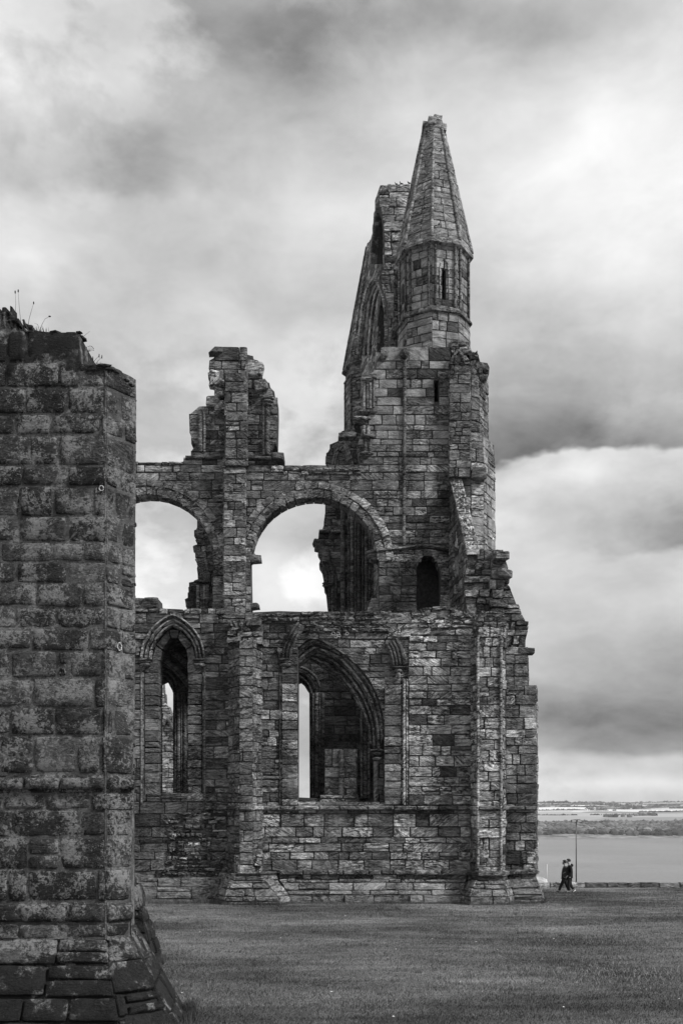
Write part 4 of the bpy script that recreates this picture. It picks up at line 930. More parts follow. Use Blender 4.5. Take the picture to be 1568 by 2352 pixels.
# far corner pier seen through the second arch
z2 = lambda pts: [(717.7 + .2929 * a, 775.1 + .2929 * b) for a, b in pts]
fp_out = [(757, 2080), (757, 1450)] + z2([(120, 2140), (110, 2050), (103, 1980), (90, 1960), (88, 1895), (72, 1810), (50, 1775), (70, 1720), (38, 1640), (20, 1625), (45, 1570), (48, 1525), (85, 1518), (88, 1440), (98, 1390), (98, 1310), (108, 1250), (110, 1010)]) + \
         [(748, 1066), (749, 1040), (757, 1034), (757, 1020), (776, 1012), (777, 1000), (784, 990), (795, 985), (826, 986), (835, 1010), (890, 1070), (905, 1200), (905, 2080)]
fp, c_fp = wall(57.5, [fp_out], AB, None, thick=1.4, cname='far_pier', matfn=lambda c, r: M['dark'] if r.random() < .3 else M['far'], seed=700, rag=.05, h=(.34, .5), w=(.5, 1.0), out=(-.02, .05))
P7 = lambda x, y, d=0: fp.P(*fp.px(x, y), d)
for i, x in enumerate((757, 764, 771, 787, 800, 808, 816, 824, 833, 841, 848, 856)):
    jtube(P7(x, 1990, .12), P7(x, 1162 if x > 780 else 1320, .12), .11 if i % 2 else .07, 'interior_shaft', M['far'], AB, .55, i)
    if 780 < x < 792: jtube(P7(x, 1600, .2), P7(x, 1160, .2), .14, 'interior_shaft', M['far'], AB, .7, i)
for (xa, xb, y) in ((732, 756, 1221), (760, 782, 1222), (766, 800, 1588), (800, 832, 1586)):
    stone(fp, [fp.px(xa, y + 3), fp.px(xb, y + 3), fp.px(xb, y - 3), fp.px(xa, y - 3)], .25, .2, AB, 'string_stone', M['far'], .3, 4, 1, ch=.04)
for k, x in enumerate((745, 752, 760, 768)):
    ln = [(x, 1345), (x - 1, 1325), (x - 4 - k, 1308), (x - 10 - k, 1292), (x - 18, 1280)]
    if k: tube([P7(a, b, .1) for a, b in ln], .09, 'roll_moulding', M['dark'], AB, .5)
for x, y in ((748, 1342), (760, 1342), (760, 1346), (748, 1347)): lump(P7(x, y, .15), (.2, .2, .08), 'capital', M['dark'], AB, x, .3)
for i, (x, y, s) in enumerate(((735, 1255, .3), (742, 1270, .3), (728, 1248, .22), (748, 1285, .25))): rock(P7(x, y, .05), (s, .3, s), 'broken_stone', M['dark'], AB, i)
wp = pointed(768, 806, 1072, 1022)
for t, d, r in ((0, .06, .1), (-6, -.02, .08), (4, .12, .07)): tube([P7(a, b, d) for a, b in pointed(768, 806, 1074, 1022, t)], r, 'roll_moulding', M['far'], AB, .5)
masonry(fp, [pxr(fp, [(776, 1074), (778, 1050), (787, 1034), (796, 1050), (798, 1074)])], c_fp, M['dark'], seed=9, out=(.05, .07))
stone(fp, [fp.px(777, 1008), fp.px(818, 1004), fp.px(818, 992), fp.px(777, 996)], .2, .3, c_fp, 'pale_slab', M['white'], .8)
# left far fragment under first arch
fl = z3([(590, 2200), (485, 2140), (470, 2050), (490, 2040), (490, 2000), (525, 1980), (500, 1975), (500, 1920), (575, 1905), (562, 1810), (575, 1760), (550, 1720), (565, 1700), (540, 1680), (535, 1630), (565, 1620), (550, 1590), (565, 1560), (540, 1555), (540, 1510), (563, 1500), (565, 1380), (600, 1250)]) + [(500, 1100), (505, 1420)]
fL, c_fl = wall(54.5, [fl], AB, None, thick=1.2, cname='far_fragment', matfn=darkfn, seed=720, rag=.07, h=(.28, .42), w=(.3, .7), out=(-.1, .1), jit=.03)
PL = lambda x, y, d=0: fL.P(*fL.px(x, y), d)
for i, x in enumerate((456, 464, 470, 477)): jtube(PL(x, 1415, .2), PL(x, 1345, .2), .09, 'interior_shaft', M['far'], AB, .5, i)
for k in range(4): tube([PL(464 + k * 5, 1340, .2), PL(463 + k * 5, 1320, .2), PL(459 + k * 5, 1300, .2), PL(452 + k * 6, 1286, .2)], .08, 'roll_moulding', M['dark'], AB, .5)
for x, y in ((458, 1338), (472, 1338), (475, 1378)): lump(PL(x, y, .2), (.28, .25, .09), 'capital', M['dark'], AB, y, .3)
# mouldings of the inner openings on the arcade wall foot
for pk in (pointed(330, 400, 1590, 1545), pointed(640, 716, 1600, 1550)):
    for t, d in ((0, .05), (8, .12), (16, .2)):
        tube([fc.P(*fc.px(a, b), d) for a, b in [(x, y) for x, y in ([(2 * pk[0][0] - pk[0][0] - t, 1835)] if 0 else [])] + [(x + (x - (pk[0][0] + pk[-1][0]) / 2) * t * .028, y - t * 1.2) for x, y in pk]], .07, 'roll_moulding', M['dark'], AB, .5)
for i, x in enumerate((404, 411, 418, 425, 719, 727, 734, 741, 830, 838, 846)): jtube(fc.P(*fc.px(x, 1835), .1), fc.P(*fc.px(x, 1592), .1), .09 if i % 2 else .06, 'interior_shaft', M['far'], AB, .6, i)
# aisle vault with diagonal ribs
box('aisle_vault', XW(170, 44.9), XW(620, 44.9), 44.75, 47.95, ZW(1425, 44.7), ZW(1412, 44.7), M['dark'], AB)
for i, (xa, ya, xb, yb, ha, hb) in enumerate(((-8.3, 45.2, -6.2, 47.9, 11.3, 9.3), (-8.0, 45.0, -6.0, 47.0, 11.8, 10.2), (-8.5, 46.2, -6.6, 47.95, 10.9, 8.9))):
    A, B = Vector((xa, ya, 0)), Vector((xb, yb, 0))
    for off in (0, .16): tube([A.lerp(B, t / 8) + Vector((off, 0, min(ha + (hb - ha) * (t / 8) + .35 * math.sin(math.pi * t / 8), 12))) for t in range(9)], .09, 'vault_rib', M['far'], AB, .5)

# ------------------------------------------------------------------ distant bright wall seen through the first lancet
DW = thing('distant_ruined_wall', 'pale sunlit ruined wall with blind arches seen through the narrow lancet window', 'ruined wall', (XW(375, 72), 72, -1.2))
DY = 72
wall(DY, [[(300, 1990), (300, 1540), (352, 1546), (372, 1562), (374, 1590), (377, 1592), (378, 1618), (386, 1622), (392, 1640), (398, 1645), (420, 1650), (430, 1990)]], DW, M['white'], thick=1.2, cname='wall_core', seed=800, h=(.3, .42), w=(.4, 1.0), out=(-.02, .06), rag=.08, jit=.03, key='distant', cmat=M['far'])
for k in range(2): tube([PW(x, y, DY - .15) for x, y in [(a + 34 * k, b) for a, b in pointed(368, 400, 1690, 1652)]], .12, 'blind_arch', M['far'], DW, .5)



def ring_of(c, N, U, rx, rz, rad, name, mat, parent, seed=0):
    rng = random.Random(seed); N = Vector(N); U = Vector(U); V = N.cross(U); p = []
    for i in range(19):
        a = 2 * math.pi * i / 18; k = 1 + .12 * math.sin(i * 2.1 + seed)
        p.append(Vector(c) + U * math.cos(a) * rx * k + V * math.sin(a) * rz * k + N * .004)
    return tube(p, [rad * rng.uniform(.5, 1.3) for _ in p], name, mat, parent, sides=5)
lich = simple_mat('pale_lichen', .42, .95, 40, .3)
for i, (x, y, r) in enumerate(((765, 1456, 4), (776, 1456, 3.5), (771, 1463, 3.5), (779, 1461, 3), (797, 1456, 3.2))):
    ring_of(fa.P(*fa.px(x, y), .06), fa.N, fa.U, r * .018, r * .018, .012, 'lichen_ring', lich, AB, i)

# ------------------------------------------------------------------ near ruined pier at the left
NR = thing('ruined_pier', 'large dark lichen-covered ruined stone pier with sloping mossy plinth at the left edge', 'ruined wall', (-4.5, 15.5, .6))
YN = 15.0
fn = front(YN); zy = lambda y: ZW(y, YN)
cy = [700, 758, 833, 890, 951, 999, 1070, 1117, 1186, 1245, 1291, 1340, 1394, 1444, 1495, 1557, 1626, 1689, 1778, 1824, 1862, 1923, 1998, 2072, 2122, 2158]
jx = [[0, 20], [17, 62], [16, 135, 176], [58, 154, 243], [35, 118, 234], [66, 137], [50, 156], [121, 212], [46, 156, 239], [118, 192, 240], [38, 155, 241], [86, 190], [36, 131, 238], [74, 205, 238], [26, 132, 158, 236],
      [76, 215], [26, 126, 233], [77, 177, 231], [30, 130, 200], [104, 211], [30, 181], [136], [18, 62, 224], [129, 181], [137]]
jc = [[], [], [], [276], [285], [], [274], [262], [279], [279], [277], [], [274], [278], [283], [], [261], [], [], [], [265], [], [], [], []]
rngJ = random.Random(3)
for L in jx:
    x = min(L) - rngJ.uniform(70, 120)
    while x > -420: L.append(x); x -= rngJ.uniform(70, 125)
fring = [(-430, 2158), (-430, 715), (0, 716), (8, 717), (13, 725), (43, 731), (43, 741), (36, 741), (35, 758), (54, 763), (80, 759), (148, 766), (153, 762), (172, 762), (182, 768), (183, 827), (188, 836), (204, 836), (243, 842), (245.5, 842), (245.5, 2158)]
cring = [(241, 842), (262, 844), (282, 856), (300, 864), (312, 872), (313, 930), (311, 1200), (310, 1600), (305, 1800), (301, 2000), (298, 2175), (241, 2158)]
fch = Frame((XW(243, YN), YN, 0), (XW(313, 15.45) - XW(243, YN), .45, 0))
cn = core(fn, [pxr(fn, fring)], 2.0, NR, M['mortar_near'], 'pier_core', rec=.0)
cc = core(fch, [pxr(fch, cring)], .5, NR, M['mortar_near'], 'pier_core', rec=.0)
box('pier_core', -9, -3.75, 15.6, 17.5, 0, zy(860), M['mortar_near'], NR)
cs_v = sorted(zy(y) for y in cy)
nj = [[XW(x, YN) for x in L] for L in reversed(jx)]
njc = [[fch.px(x, 1500)[0] for x in L] for L in reversed(jc)]
kw = dict(matfn=None, courses=cs_v, out=(.006, .034), gap=.028, db=.2, ch=.022, jit=.011, nx=6, ny=3, key='near', smooth=True)
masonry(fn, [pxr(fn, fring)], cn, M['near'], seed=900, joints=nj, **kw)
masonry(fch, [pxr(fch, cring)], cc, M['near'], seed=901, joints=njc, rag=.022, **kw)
def nstring(y0, y1, proud, seed, n=3, pinch=.0):
    rng = random.Random(seed)
    for fr, xa, xb, par in ((fn, -430, 243, cn), (fch, 243, 303, cc)):
        x = xa
        while x < xb - 5:
            e = min(x + rng.uniform(80, 150), xb)
            if xb - e < 40: e = xb
            u0 = fr.px(x, 1900)[0]; u1 = fr.px(e, 1900)[0]; za = zy(y1); zb = zy(y0)
            stone(fr, ((u0 + .008, za), (u1 - .008, za), (u1 - .008, zb), (u0 + .008, zb)), proud + rng.uniform(-.02, .02), .1, par, 'string_stone', M['near'], None, 8, 2, ch=.05, jit=.016, rng=rng, smooth=True, key='near')
            x = e
nstring(1786, 1815, .13, 5); nstring(2078, 2120, .08, 6)
pt_top = [(-8, 15.0), (XW(243, 15), 15.0), (XW(297, 15.4), 15.4), (-3.3, 16.8)]
pt_bot = [(-8, 14.25), (-2.95, 14.25), (-2.22, 15.0), (-2.45, 17.0)]
loft(pt_bot, .45, pt_top, zy(2156), NR, M['near'], 'battered_plinth', seed=910, h=(.42, .52), w=(.6, 1.2), out=(0, .03), jit=.012, nx=6, ny=4, key='near', smooth=True, cmat=M['mortar_near'], gap=.03)
# second battered foot behind
loft([(-7, 22.0), (-3.87, 22.0), (-3.98, 23.6)], .3, [(-7, 22.6), (-4.5, 22.6), (-4.62, 23.4)], 2.42, NR, M['near'], 'battered_foot', seed=920, h=(.4, .52), w=(.6, 1.1), out=(-.02, .06), jit=.02, nx=4, ny=2, key='near', smooth=True, cmat=M['mortar_near'])
box('pier_core', -7, -4.9, 17.4, 23.3, .2, 8.5, M['mortar_near'], NR)
sidek = dict(h=(.3, .42), w=(.5, .9), out=(0, .03), nx=4, ny=2, key='near', smooth=True, cmat=M['mortar_near'], cap=False)
loft([(XW(300, 15.46), 15.48), (-3.66, 17.5)], 1.6, [(XW(300, 15.46), 15.48), (-3.66, 17.5)], zy(866), NR, M['near'], 'pier_side', seed=940, **sidek)
loft([(-4.8, 17.5), (-4.8, 23.3)], .3, [(-4.8, 17.5), (-4.8, 23.3)], 8.5, NR, M['near'], 'pier_side', seed=941, **sidek)
# moss cushions and chips along the top and the corner
rng = random.Random(8); moss = simple_mat('moss', .028, 1.0, 30, .5, .02)
for i in range(110):
    x, y = rng.choice([(rng.uniform(36, 182), 761), (rng.uniform(188, 243), 838), (rng.uniform(243, 310), None), (rng.uniform(-60, 12), 718)])
    if y is None: c = fch.P(fch.px(x, 1500)[0], zy(842) - (.0 if x < 262 else (x - 262) * .0026) - .02, -rng.uniform(0, .2))
    else: c = Vector((XW(x, 15), 15 + rng.uniform(0, .25), zy(y) - .01))
    s = rng.uniform(.02, .07); lump(c, (s * 1.6, s * 1.3, s * .5), 'moss_cushion', moss, NR, i, .6, 1)
for i in range(160):
    y = rng.uniform(875, 1780); x = 312 - (y - 900) * .004; s = rng.uniform(.008, .028)
    lump(fch.P(fch.px(x, y)[0] , zy(y), rng.uniform(-.1, .0)), (s, s, s * 1.6), 'lichen_tuft', M['near'], NR, i, .9, 1)
for i, (x, y, rx, rz) in enumerate(((271, 1486, 6, 9), (234, 1123, 5, 6))):
    fr = fch if x > 243 else fn; ring_of(fr.P(*fr.px(x, y), .03), fr.N, fr.U, rx * .00625, rz * .00625, .009, 'lichen_ring', lich, NR, i)
stone(fn, [fn.px(*a) for a in ((13, 741), (43, 741), (43, 731), (13, 725))], .04, .3, NR, 'coping_stone', M['near'], .6, key='near')

# ------------------------------------------------------------------ boundary wall, mound, marker, lamp
BW = thing('boundary_wall', 'low pale stone wall along the cliff edge of the lawn', 'low wall', (10, 62, -.75))
g62 = ground_z(62)
b_c = box('wall_core', -12, 34, 62.06, 62.4, g62 - .3, ZW(2030, 62), M['far'], BW)
fb2 = front(62); rng = random.Random(31); x = -12
while x < 34:
    w_ = rng.uniform(.7, 1.4); zt = ZW(2028, 62) + rng.uniform(-.02, .02); zm = zt - .26
    stone(fb2, ((x + .02, zm), (x + w_ - .02, zm), (x + w_ - .02, zt), (x + .02, zt)), .02, .4, b_c, 'coping_stone', M['white'] if rng.random() < .5 else M['far'] if rng.random() < .6 else M['sunny'], None, 3, 1, jit=.015, rng=rng, key='boundary')
    stone(fb2, ((x + .02, g62 - .1), (x + w_ - .02, g62 - .1), (x + w_ - .02, g62 + .05), (x + .02, g62 + .05)), .12, .2, b_c, 'kerb_stone', M['white'], None, 2, 1, jit=.02, rng=rng, key='boundary')
    x += w_
mo = lump((11.85, 63.4, -.75), (.75, .6, .62), 'grass_mound', simple_mat('dry_turf', .42, .95, 6, .3), None, 2, .15, 3)
mo['label'] = 'small pale turf mound at the wall end beside the abbey corner'; mo['category'] = 'mound'
LP = thing('lamp_post', 'tall thin floodlight post with two heads behind the low wall', 'lamp post', (XW(1322.8, 63), 63, ground_z(63)))
steel = simple_mat('weathered_steel', .13, .5, 5, .3); glass = simple_mat('lamp_glass', .5, .15)
xl = XW(1322.8, 63); gz = ground_z(63)
tube([(xl, 63, gz - .1), (xl, 63, gz + .35)], .085, 'base_sleeve', steel, LP); tube([(xl, 63, gz + .3), (xl, 63, ZW(1888, 63))], .04, 'pole', steel, LP, taper=.8)
tube([(xl - .2, 63, ZW(1888.5, 63)), (xl + .2, 63, ZW(1888, 63))], .03, 'crossbar', steel, LP)
for s in (-1, 1):
    hx = xl + s * .17; hz = ZW(1886, 63); a = R(12) * (1 if s < 0 else -.6)
    V = []
    for (dx, dz) in ((-.16, -.07), (.14, -.09), (.16, .06), (-.12, .08)):
        for dy in (-.14, .14): V.append((hx + dx * math.cos(a) - dz * math.sin(a), 63 + dy, hz + dx * math.sin(a) + dz * math.cos(a)))
    link_mesh('floodlight', V, [(0, 2, 3, 1), (2, 4, 5, 3), (4, 6, 7, 5), (6, 0, 1, 7), (0, 6, 4, 2), (1, 3, 5, 7)], steel, LP)
    link_mesh('lamp_lens', [(v[0], v[1] + (-.004 if k % 2 == 0 else -.282), v[2] * 1.0) for k, v in enumerate([V[0], V[2], V[4], V[6]]) for _ in (0,)] if 0 else [(hx + dx, 62.855, hz + dz) for dx, dz in ((-.12, -.05), (.11, -.06), (.12, .03), (-.1, .05))], [(0, 1, 2, 3)], glass, LP)
mk = tube([PW(1256, 2026, 63.5), PW(1256, 1986, 63.5)], .018, 'marker_pole', simple_mat('pale_paint', .8, .5), None, taper=.8)
mk['label'] = 'thin pale pole rising behind the low wall near the abbey corner'; mk['category'] = 'pole'

# ------------------------------------------------------------------ people
def skin_mesh(name, verts, edges, radii, mat, parent, sub=2, key=0):
    me = bpy.data.meshes.new(name); me.from_pydata([tuple(v) for v in verts], edges, [])
    ob = bpy.data.objects.new(name, me); C.objects.link(ob)
    sk = ob.modifiers.new('s', 'SKIN'); sk.use_smooth_shade = True; ob.modifiers.new('u', 'SUBSURF').levels = sub
    for i, r in enumerate(radii):
        me.skin_vertices[0].data[i].radius = r if isinstance(r, tuple) else (r, r)
        me.skin_vertices[0].data[i].use_root = (i == 0)
    dg = bpy.context.evaluated_depsgraph_get(); ev = bpy.data.meshes.new_from_object(ob.evaluated_get(dg))
    V = [v.co[:] for v in ev.vertices]; Fc = [tuple(p.vertices) for p in ev.polygons]
    bpy.data.objects.remove(ob); bpy.data.meshes.remove(me); bpy.data.meshes.remove(ev)
    return link_mesh(name, V, Fc, mat, parent, tones=.5, smooth=True)
PQ = lambda zx, zy_, d=0: PW(1205.6 + .10984 * zx, 1951.9 + .10984 * zy_, 55.4 + d)
skin_m = simple_mat('skin', .42, .6); hair_m = simple_mat('dark_hair', .02, .7, 60, .4); black_m = simple_mat('black_cloth', .012, .85, 20, .3); grey_m = simple_mat('grey_jacket_cloth', .075, .85, 12, .4, .01)
trs_m = simple_mat('dark_trousers', .018, .85, 14, .3); shoe_m = simple_mat('dark_shoe', .03, .6); sole_m = simple_mat('white_sole', .75, .6)
def person(label, off, head, neck, chest, pelvis, legs, arms, jm, hair_kind, ground):
    """all joints are given as readings (x, y, depth offset)"""
    P = lambda t: PQ(t[0], t[1], off + (t[2] if len(t) > 2 else 0))
    T = thing('person', label, 'person', (P(pelvis).x, 55.4 + off, ground_z(55.4 + off)), 'two people walking across the lawn')
    v = [P(pelvis), P(chest), P(neck), P(head)]; e = [(0, 1), (1, 2), (2, 3)]; r = [(.14, .1), (.15, .11), (.052, .052), (.078, .095)]
    hc = P(head); v.append(hc + Vector((.01, 0, .075))); e.append((3, 4)); r.append((.072, .085))
    v.append(hc + Vector((-.045, 0, -.065))); e.append((3, 5)); r.append((.04, .045))          # jaw
    v.append(hc + Vector((-.098, 0, -.015))); e.append((3, 6)); r.append((.016, .014))          # nose
    jv, je, jr = [P(pelvis) - Vector((0, 0, .07)), P(pelvis) + Vector((0, 0, .05)), P(chest), P(neck) - Vector((0, 0, .02))], [(0, 1), (1, 2), (2, 3)], [(.205, .165), (.18, .155), (.2, .16), (.10, .10)]
    tv, te, tr = [P(pelvis) + Vector((0, 0, .02))], [], [(.14, .12)]
    for (h, k, a, toe, heel) in legs:
        b = len(v); v += [P(h), P(k), P(a), P(toe)]; e += [(0, b), (b, b + 1), (b + 1, b + 2), (b + 2, b + 3)]; r += [.075, .052, .038, .03]
        b = len(tv); tv += [P(h), P(k), P(a)]; te += [(0, b), (b, b + 1), (b + 1, b + 2)]; tr += [.108, .084, .07]
        s = skin_mesh('shoe', [P(heel), P(a) * .45 + P(heel) * .55, P(toe) * .45 + P(heel) * .55 + Vector((0, 0, .02)), P(toe)], [(0, 1), (0, 2), (2, 3)], [(.045, .04), (.045, .045), (.046, .042), (.034, .03)], shoe_m, T, 1)
        A, B = P(heel), P(toe); tube([A + Vector((.03, 0, -.032)), A.lerp(B, .5) + Vector((0, 0, -.034)), B + Vector((-.02, 0, -.026))], [.028, .026, .022], 'sole', sole_m, s)
    for (s, el, w) in arms:
        b = len(v); v += [P(s), P(el), P(w)]; e += [(1, b), (b, b + 1), (b + 1, b + 2)]; r += [.045, .037, .028]
        b2 = len(jv); jv += [P(s), P(el), P(w).lerp(P(el), .12)]; je += [(2, b2), (b2, b2 + 1), (b2 + 1, b2 + 2)]; jr += [.075, .062, .048]
        d = (P(w) - P(el)).normalized(); pm = P(w) + d * .055; b = len(v); v.append(pm); e.append((b - 1, b)); r.append((.035, .02))
        for q, ang in enumerate((-.55, -.2, .1, .35, .9)):     # five fingers, loosely curled
            L = (.065, .075, .078, .06, .05)[q]; dd = (d + Vector((0, .5 * ang, -.25))).normalized(); b2 = len(v)
            v += [pm + dd * L * .5, pm + dd * L + Vector((0, 0, -.02))]; e += [(b, b2), (b2, b2 + 1)]; r += [.010, .008]
    bd = skin_mesh('body', v, e, r, skin_m, T, 2)
    skin_mesh('jacket', jv, je, jr, jm, T, 2); skin_mesh('trousers', tv, te, tr, trs_m, T, 2)
    hx = hc + Vector((.025, 0, .065)); rng = random.Random(hash(hair_kind) % 7 if False else len(hair_kind))
    bm = bmesh.new(); bmesh.ops.create_icosphere(bm, subdivisions=3, radius=1)
    for q in bm.verts:
        k = 1 + .12 * noise.noise(q.co * 3.5 + Vector((len(hair_kind), 0, 0)))
        c = Vector((q.co.x * .118, q.co.y * .1, q.co.z * .105)) * k
        if q.co.x < -.35 and q.co.z < .1: c.x *= .35; c.z *= .4
        if hair_kind == 'short' and q.co.z < -.5: c.z *= .7
        q.co = c + hx
    link_mesh('hair', [q.co[:] for q in bm.verts], [tuple(q.index for q in f.verts) for f in bm.faces], hair_m, T, tones=.4, smooth=True); bm.free()
    for sy in (-.088, .088): lump(hc + Vector((.012, sy, -.005)), (.018, .008, .03), 'ear', skin_m, bd, 1, .1, 1)
    return T
T1 = person('taller walking person with short dark hair in a long black hooded jacket and black trousers', 0.0, (897, 258), (925, 318), (932, 395), (930, 590),
            [((922, 625, -.09), (905, 760, -.09), (928, 870, -.09), (868, 900, -.09), (938, 897, -.09)), ((935, 625, .09), (950, 750, .09), (1015, 838, .09), (975, 895, .09), (1040, 835, .09))],
            [((948, 358, -.19), (962, 475, -.22), (880, 560, -.17)), ((930, 358, .19), (950, 480, .2), (885, 540, .14))], black_m, 'short', -.45)
hd = skin_mesh('hood', [PQ(955, 300), PQ(985, 330), PQ(978, 365)], [(0, 1), (1, 2)], [.07, .085, .06], black_m, T1, 2)
T2 = person('shorter walking person with tied dark hair, glasses and a grey jacket over black trousers', .45, (812, 283), (835, 338), (838, 410), (820, 585),
            [((812, 625, -.08), (755, 745, -.08), (705, 862, -.08), (630, 868, -.08), (712, 898, -.08)), ((830, 625, .08), (868, 755, .08), (915, 860, .08), (868, 902, .08), (925, 893, .08))],
            [((852, 372, -.17), (868, 465, -.2), (835, 478, -.17)), ((835, 372, .16), (835, 470, .2), (805, 500, .12))], grey_m, 'bun_knot', -.47)
lump(PQ(868, 262, .45), (.05, .05, .05), 'hair_bun', hair_m, T2, 2, .2, 2)
tube([PQ(775, 284, .36), PQ(800, 286, .36), PQ(822, 280, .36)], .008, 'glasses', black_m, T2, sides=5)
ph = lump(PQ(800, 492, .42), (.05, .06, .035), 'handheld_camera', black_m, None, 1, .1, 1)
ph['label'] = 'small black camera held in the hands of the person in grey'; ph['category'] = 'camera'

# ------------------------------------------------------------------ birds
feather = simple_mat('dark_feathers', .02, .6, 30, .4)
def bird(label, base, s, face=-1, group=None, upright=.5):
    T = thing('bird' if s < .14 else 'pigeon', label, 'bird' if s < .14 else 'pigeon', base, group); B = Vector(base)
    f = lambda x, z, y=0: B + Vector((-face * x * s, y * s, z * s))
    skin_mesh('body', [f(0, .75), f(-.45, 1.05), f(-.62, 1.5), f(-.66, 1.9), f(.6, .45), f(1.25, .12), f(-.95, 1.85)], [(0, 1), (1, 2), (2, 3), (0, 4), (4, 5), (3, 6)],
              [(.42 * s, .42 * s), (.36 * s, .36 * s), (.2 * s, .2 * s), (.2 * s, .2 * s), (.26 * s, .3 * s), (.06 * s, .16 * s), (.035 * s, .035 * s)], feather, T, 2)
    for y in (-.15, .15): tube([f(.0, .4, y), f(.02, .02, y)], .035 * s, 'leg', feather, T, sides=5); tube([f(.08, .02, y), f(-.2, .0, y)], .03 * s, 'foot', feather, T, sides=5)
    for y in (-.36, .36): lump(f(.25, .72, y), (.7 * s, .1 * s, .28 * s), 'wing', feather, T, 2, .1, 2)
    return T
Zp = lambda zx, zy_, Y: PW(.2684 * zx, 631.5 + .2684 * zy_, Y)
bird('dark pigeon perched facing left on top of the near pier', Zp(240, 488, 15.25), .094)
gb = 'small dark birds on the top of the gable'
for i, (x, y, lb) in enumerate(((909.7, 425.2, 'small dark bird on the gable top, furthest left of the three'), (921.4, 425.4, 'upright dark bird in the middle on the gable top'), (938.5, 422.6, 'small dark bird on the gable top right beside the spire'))):
    bird(lb, PW(x, y, 52.5), .085 if i != 1 else .105, -1, gb)

# ------------------------------------------------------------------ plants on the near pier
stalk_m = simple_mat('dry_stalk', .10, .8); seed_m = simple_mat('seed_head', .03, .9)
def stalk(zp, label, head=(.008, .02), Y=15.2, cat='plant', name='plantain_stalk', blade=True, group='plant stalks on the near pier top'):
    pts = [Zp(a, b, Y) for a, b in zp]; T = thing(name, label, cat, pts[0], group)
    tube(pts, [.0045 - .0025 * i / (len(pts) - 1) for i in range(len(pts))], 'stem', stalk_m, T, sides=5)
    if head: lump(pts[-1], (head[0], head[0], head[1]), 'seed_head', seed_m, T, int(zp[0][0]), .2, 1)
    if blade: tube([pts[0], pts[0] + Vector((-.03, 0, .1)), pts[0] + Vector((-.08, .01, .12))], [.004, .003, .001], 'leaf', stalk_m, T, sides=4)
    return T
stalk([(122, 470), (130, 350), (135, 240), (130, 145)], 'tallest thin plantain stalk at far left on the pier top', (.011, .026))
stalk([(185, 470), (172, 350), (162, 240), (156, 135)], 'tall plantain stalk with dark seed head just left of the pigeon', (.011, .026))
stalk([(235, 470), (250, 370), (270, 300), (288, 238)], 'leaning plantain stalk rising behind the pigeon', (.010, .024))
stalk([(340, 480), (360, 420), (385, 375), (425, 353)], 'short bent plantain stalk right of the pigeon', (.02, .010))
stalk([(672, 560), (700, 535), (768, 482)], 'bare leaning grass stem at the right corner of the pier top', None, name='grass_stalk', blade=False)
for i, (a, b, c2, d) in enumerate(((785, 770, 848, 690), (815, 770, 872, 700), (690, 755, 697, 680), (770, 765, 795, 712))):
    stalk([(a, b), ((a + c2) / 2 - 6, (b + d) / 2), (c2, d)], ('grass ear leaning right on the lower pier ledge, left of its pair', 'grass ear furthest right on the lower pier ledge', 'short upright grass ear against the step of the pier', 'low grass ear right of the umbel plant')[i], (.008, .035), name='grass_ear', blade=False)
um = stalk([(700, 762), (725, 700), (757, 655)], 'dry umbel flower head on a leaning stem on the lower pier ledge', None, name='umbel_plant', group=None)
for i in range(9):
    a = R(-80 + i * 20); tube([Zp(757, 655, 15.2), Zp(757 + 42 * math.sin(a + .3), 655 - 40 * math.cos(a) - 5, 15.2 + .03 * math.sin(i * 2))], .0018, 'ray', stalk_m, um, sides=4)
    lump(Zp(757 + 44 * math.sin(a + .3), 652 - 42 * math.cos(a) - 3, 15.2 + .03 * math.sin(i * 2)), (.009, .009, .005), 'floret', seed_m, um, i, .2, 1)
def tuft(ranges, n, seed):
    rng = random.Random(seed); V = []; Fc = []
    for (x0, x1, y, h) in ranges:
        for _ in range(n):
            p = Zp(rng.uniform(x0, x1), y + 6, 15.15 + rng.uniform(-.05, .2)); hh = h * rng.uniform(.4, 1.1); l = rng.uniform(-.4, .5) * hh; b = len(V)
            V += [p + Vector((-.003, 0, 0)), p + Vector((.003, 0, 0)), p + Vector((l * .5 + .002, 0, hh * .6)), p + Vector((l, 0, hh))]; Fc += [(b, b + 1, b + 2), (b, b + 2, b + 3)]
    o = link_mesh('wall_top_grass', V, Fc, stalk_m, None, kind='stuff'); o['label'] = 'thin wild grass growing on top of the near pier'; o['category'] = 'grass'
tuft([(130, 195, 480, .09), (200, 420, 478, .09), (410, 520, 492, .03), (690, 720, 762, .05), (770, 880, 768, .06)], 50, 4)

# pale leaves and daisies scattered over the lawn
rng = random.Random(77); V = []; Fc = []
for _ in range(55):
    Y = rng.uniform(14, 42); X = rng.uniform(-.2, .33) * Y; z = ground_z(Y) + .06; s = rng.uniform(.012, .03); b = len(V); a = rng.random() * 3
    V += [(X - s * math.cos(a), Y - s * math.sin(a), z), (X + s * math.sin(a), Y - s * math.cos(a), z + .004), (X + s * math.cos(a), Y + s * math.sin(a), z), (X - s * math.sin(a), Y + s * math.cos(a), z + .01)]; Fc.append((b, b + 1, b + 2, b + 3))
o = link_mesh('daisies', V, Fc, simple_mat('daisy', .6, .8), None, kind='stuff'); o['label'] = 'tiny pale daisies and petals scattered in the lawn'; o['category'] = 'daisies'

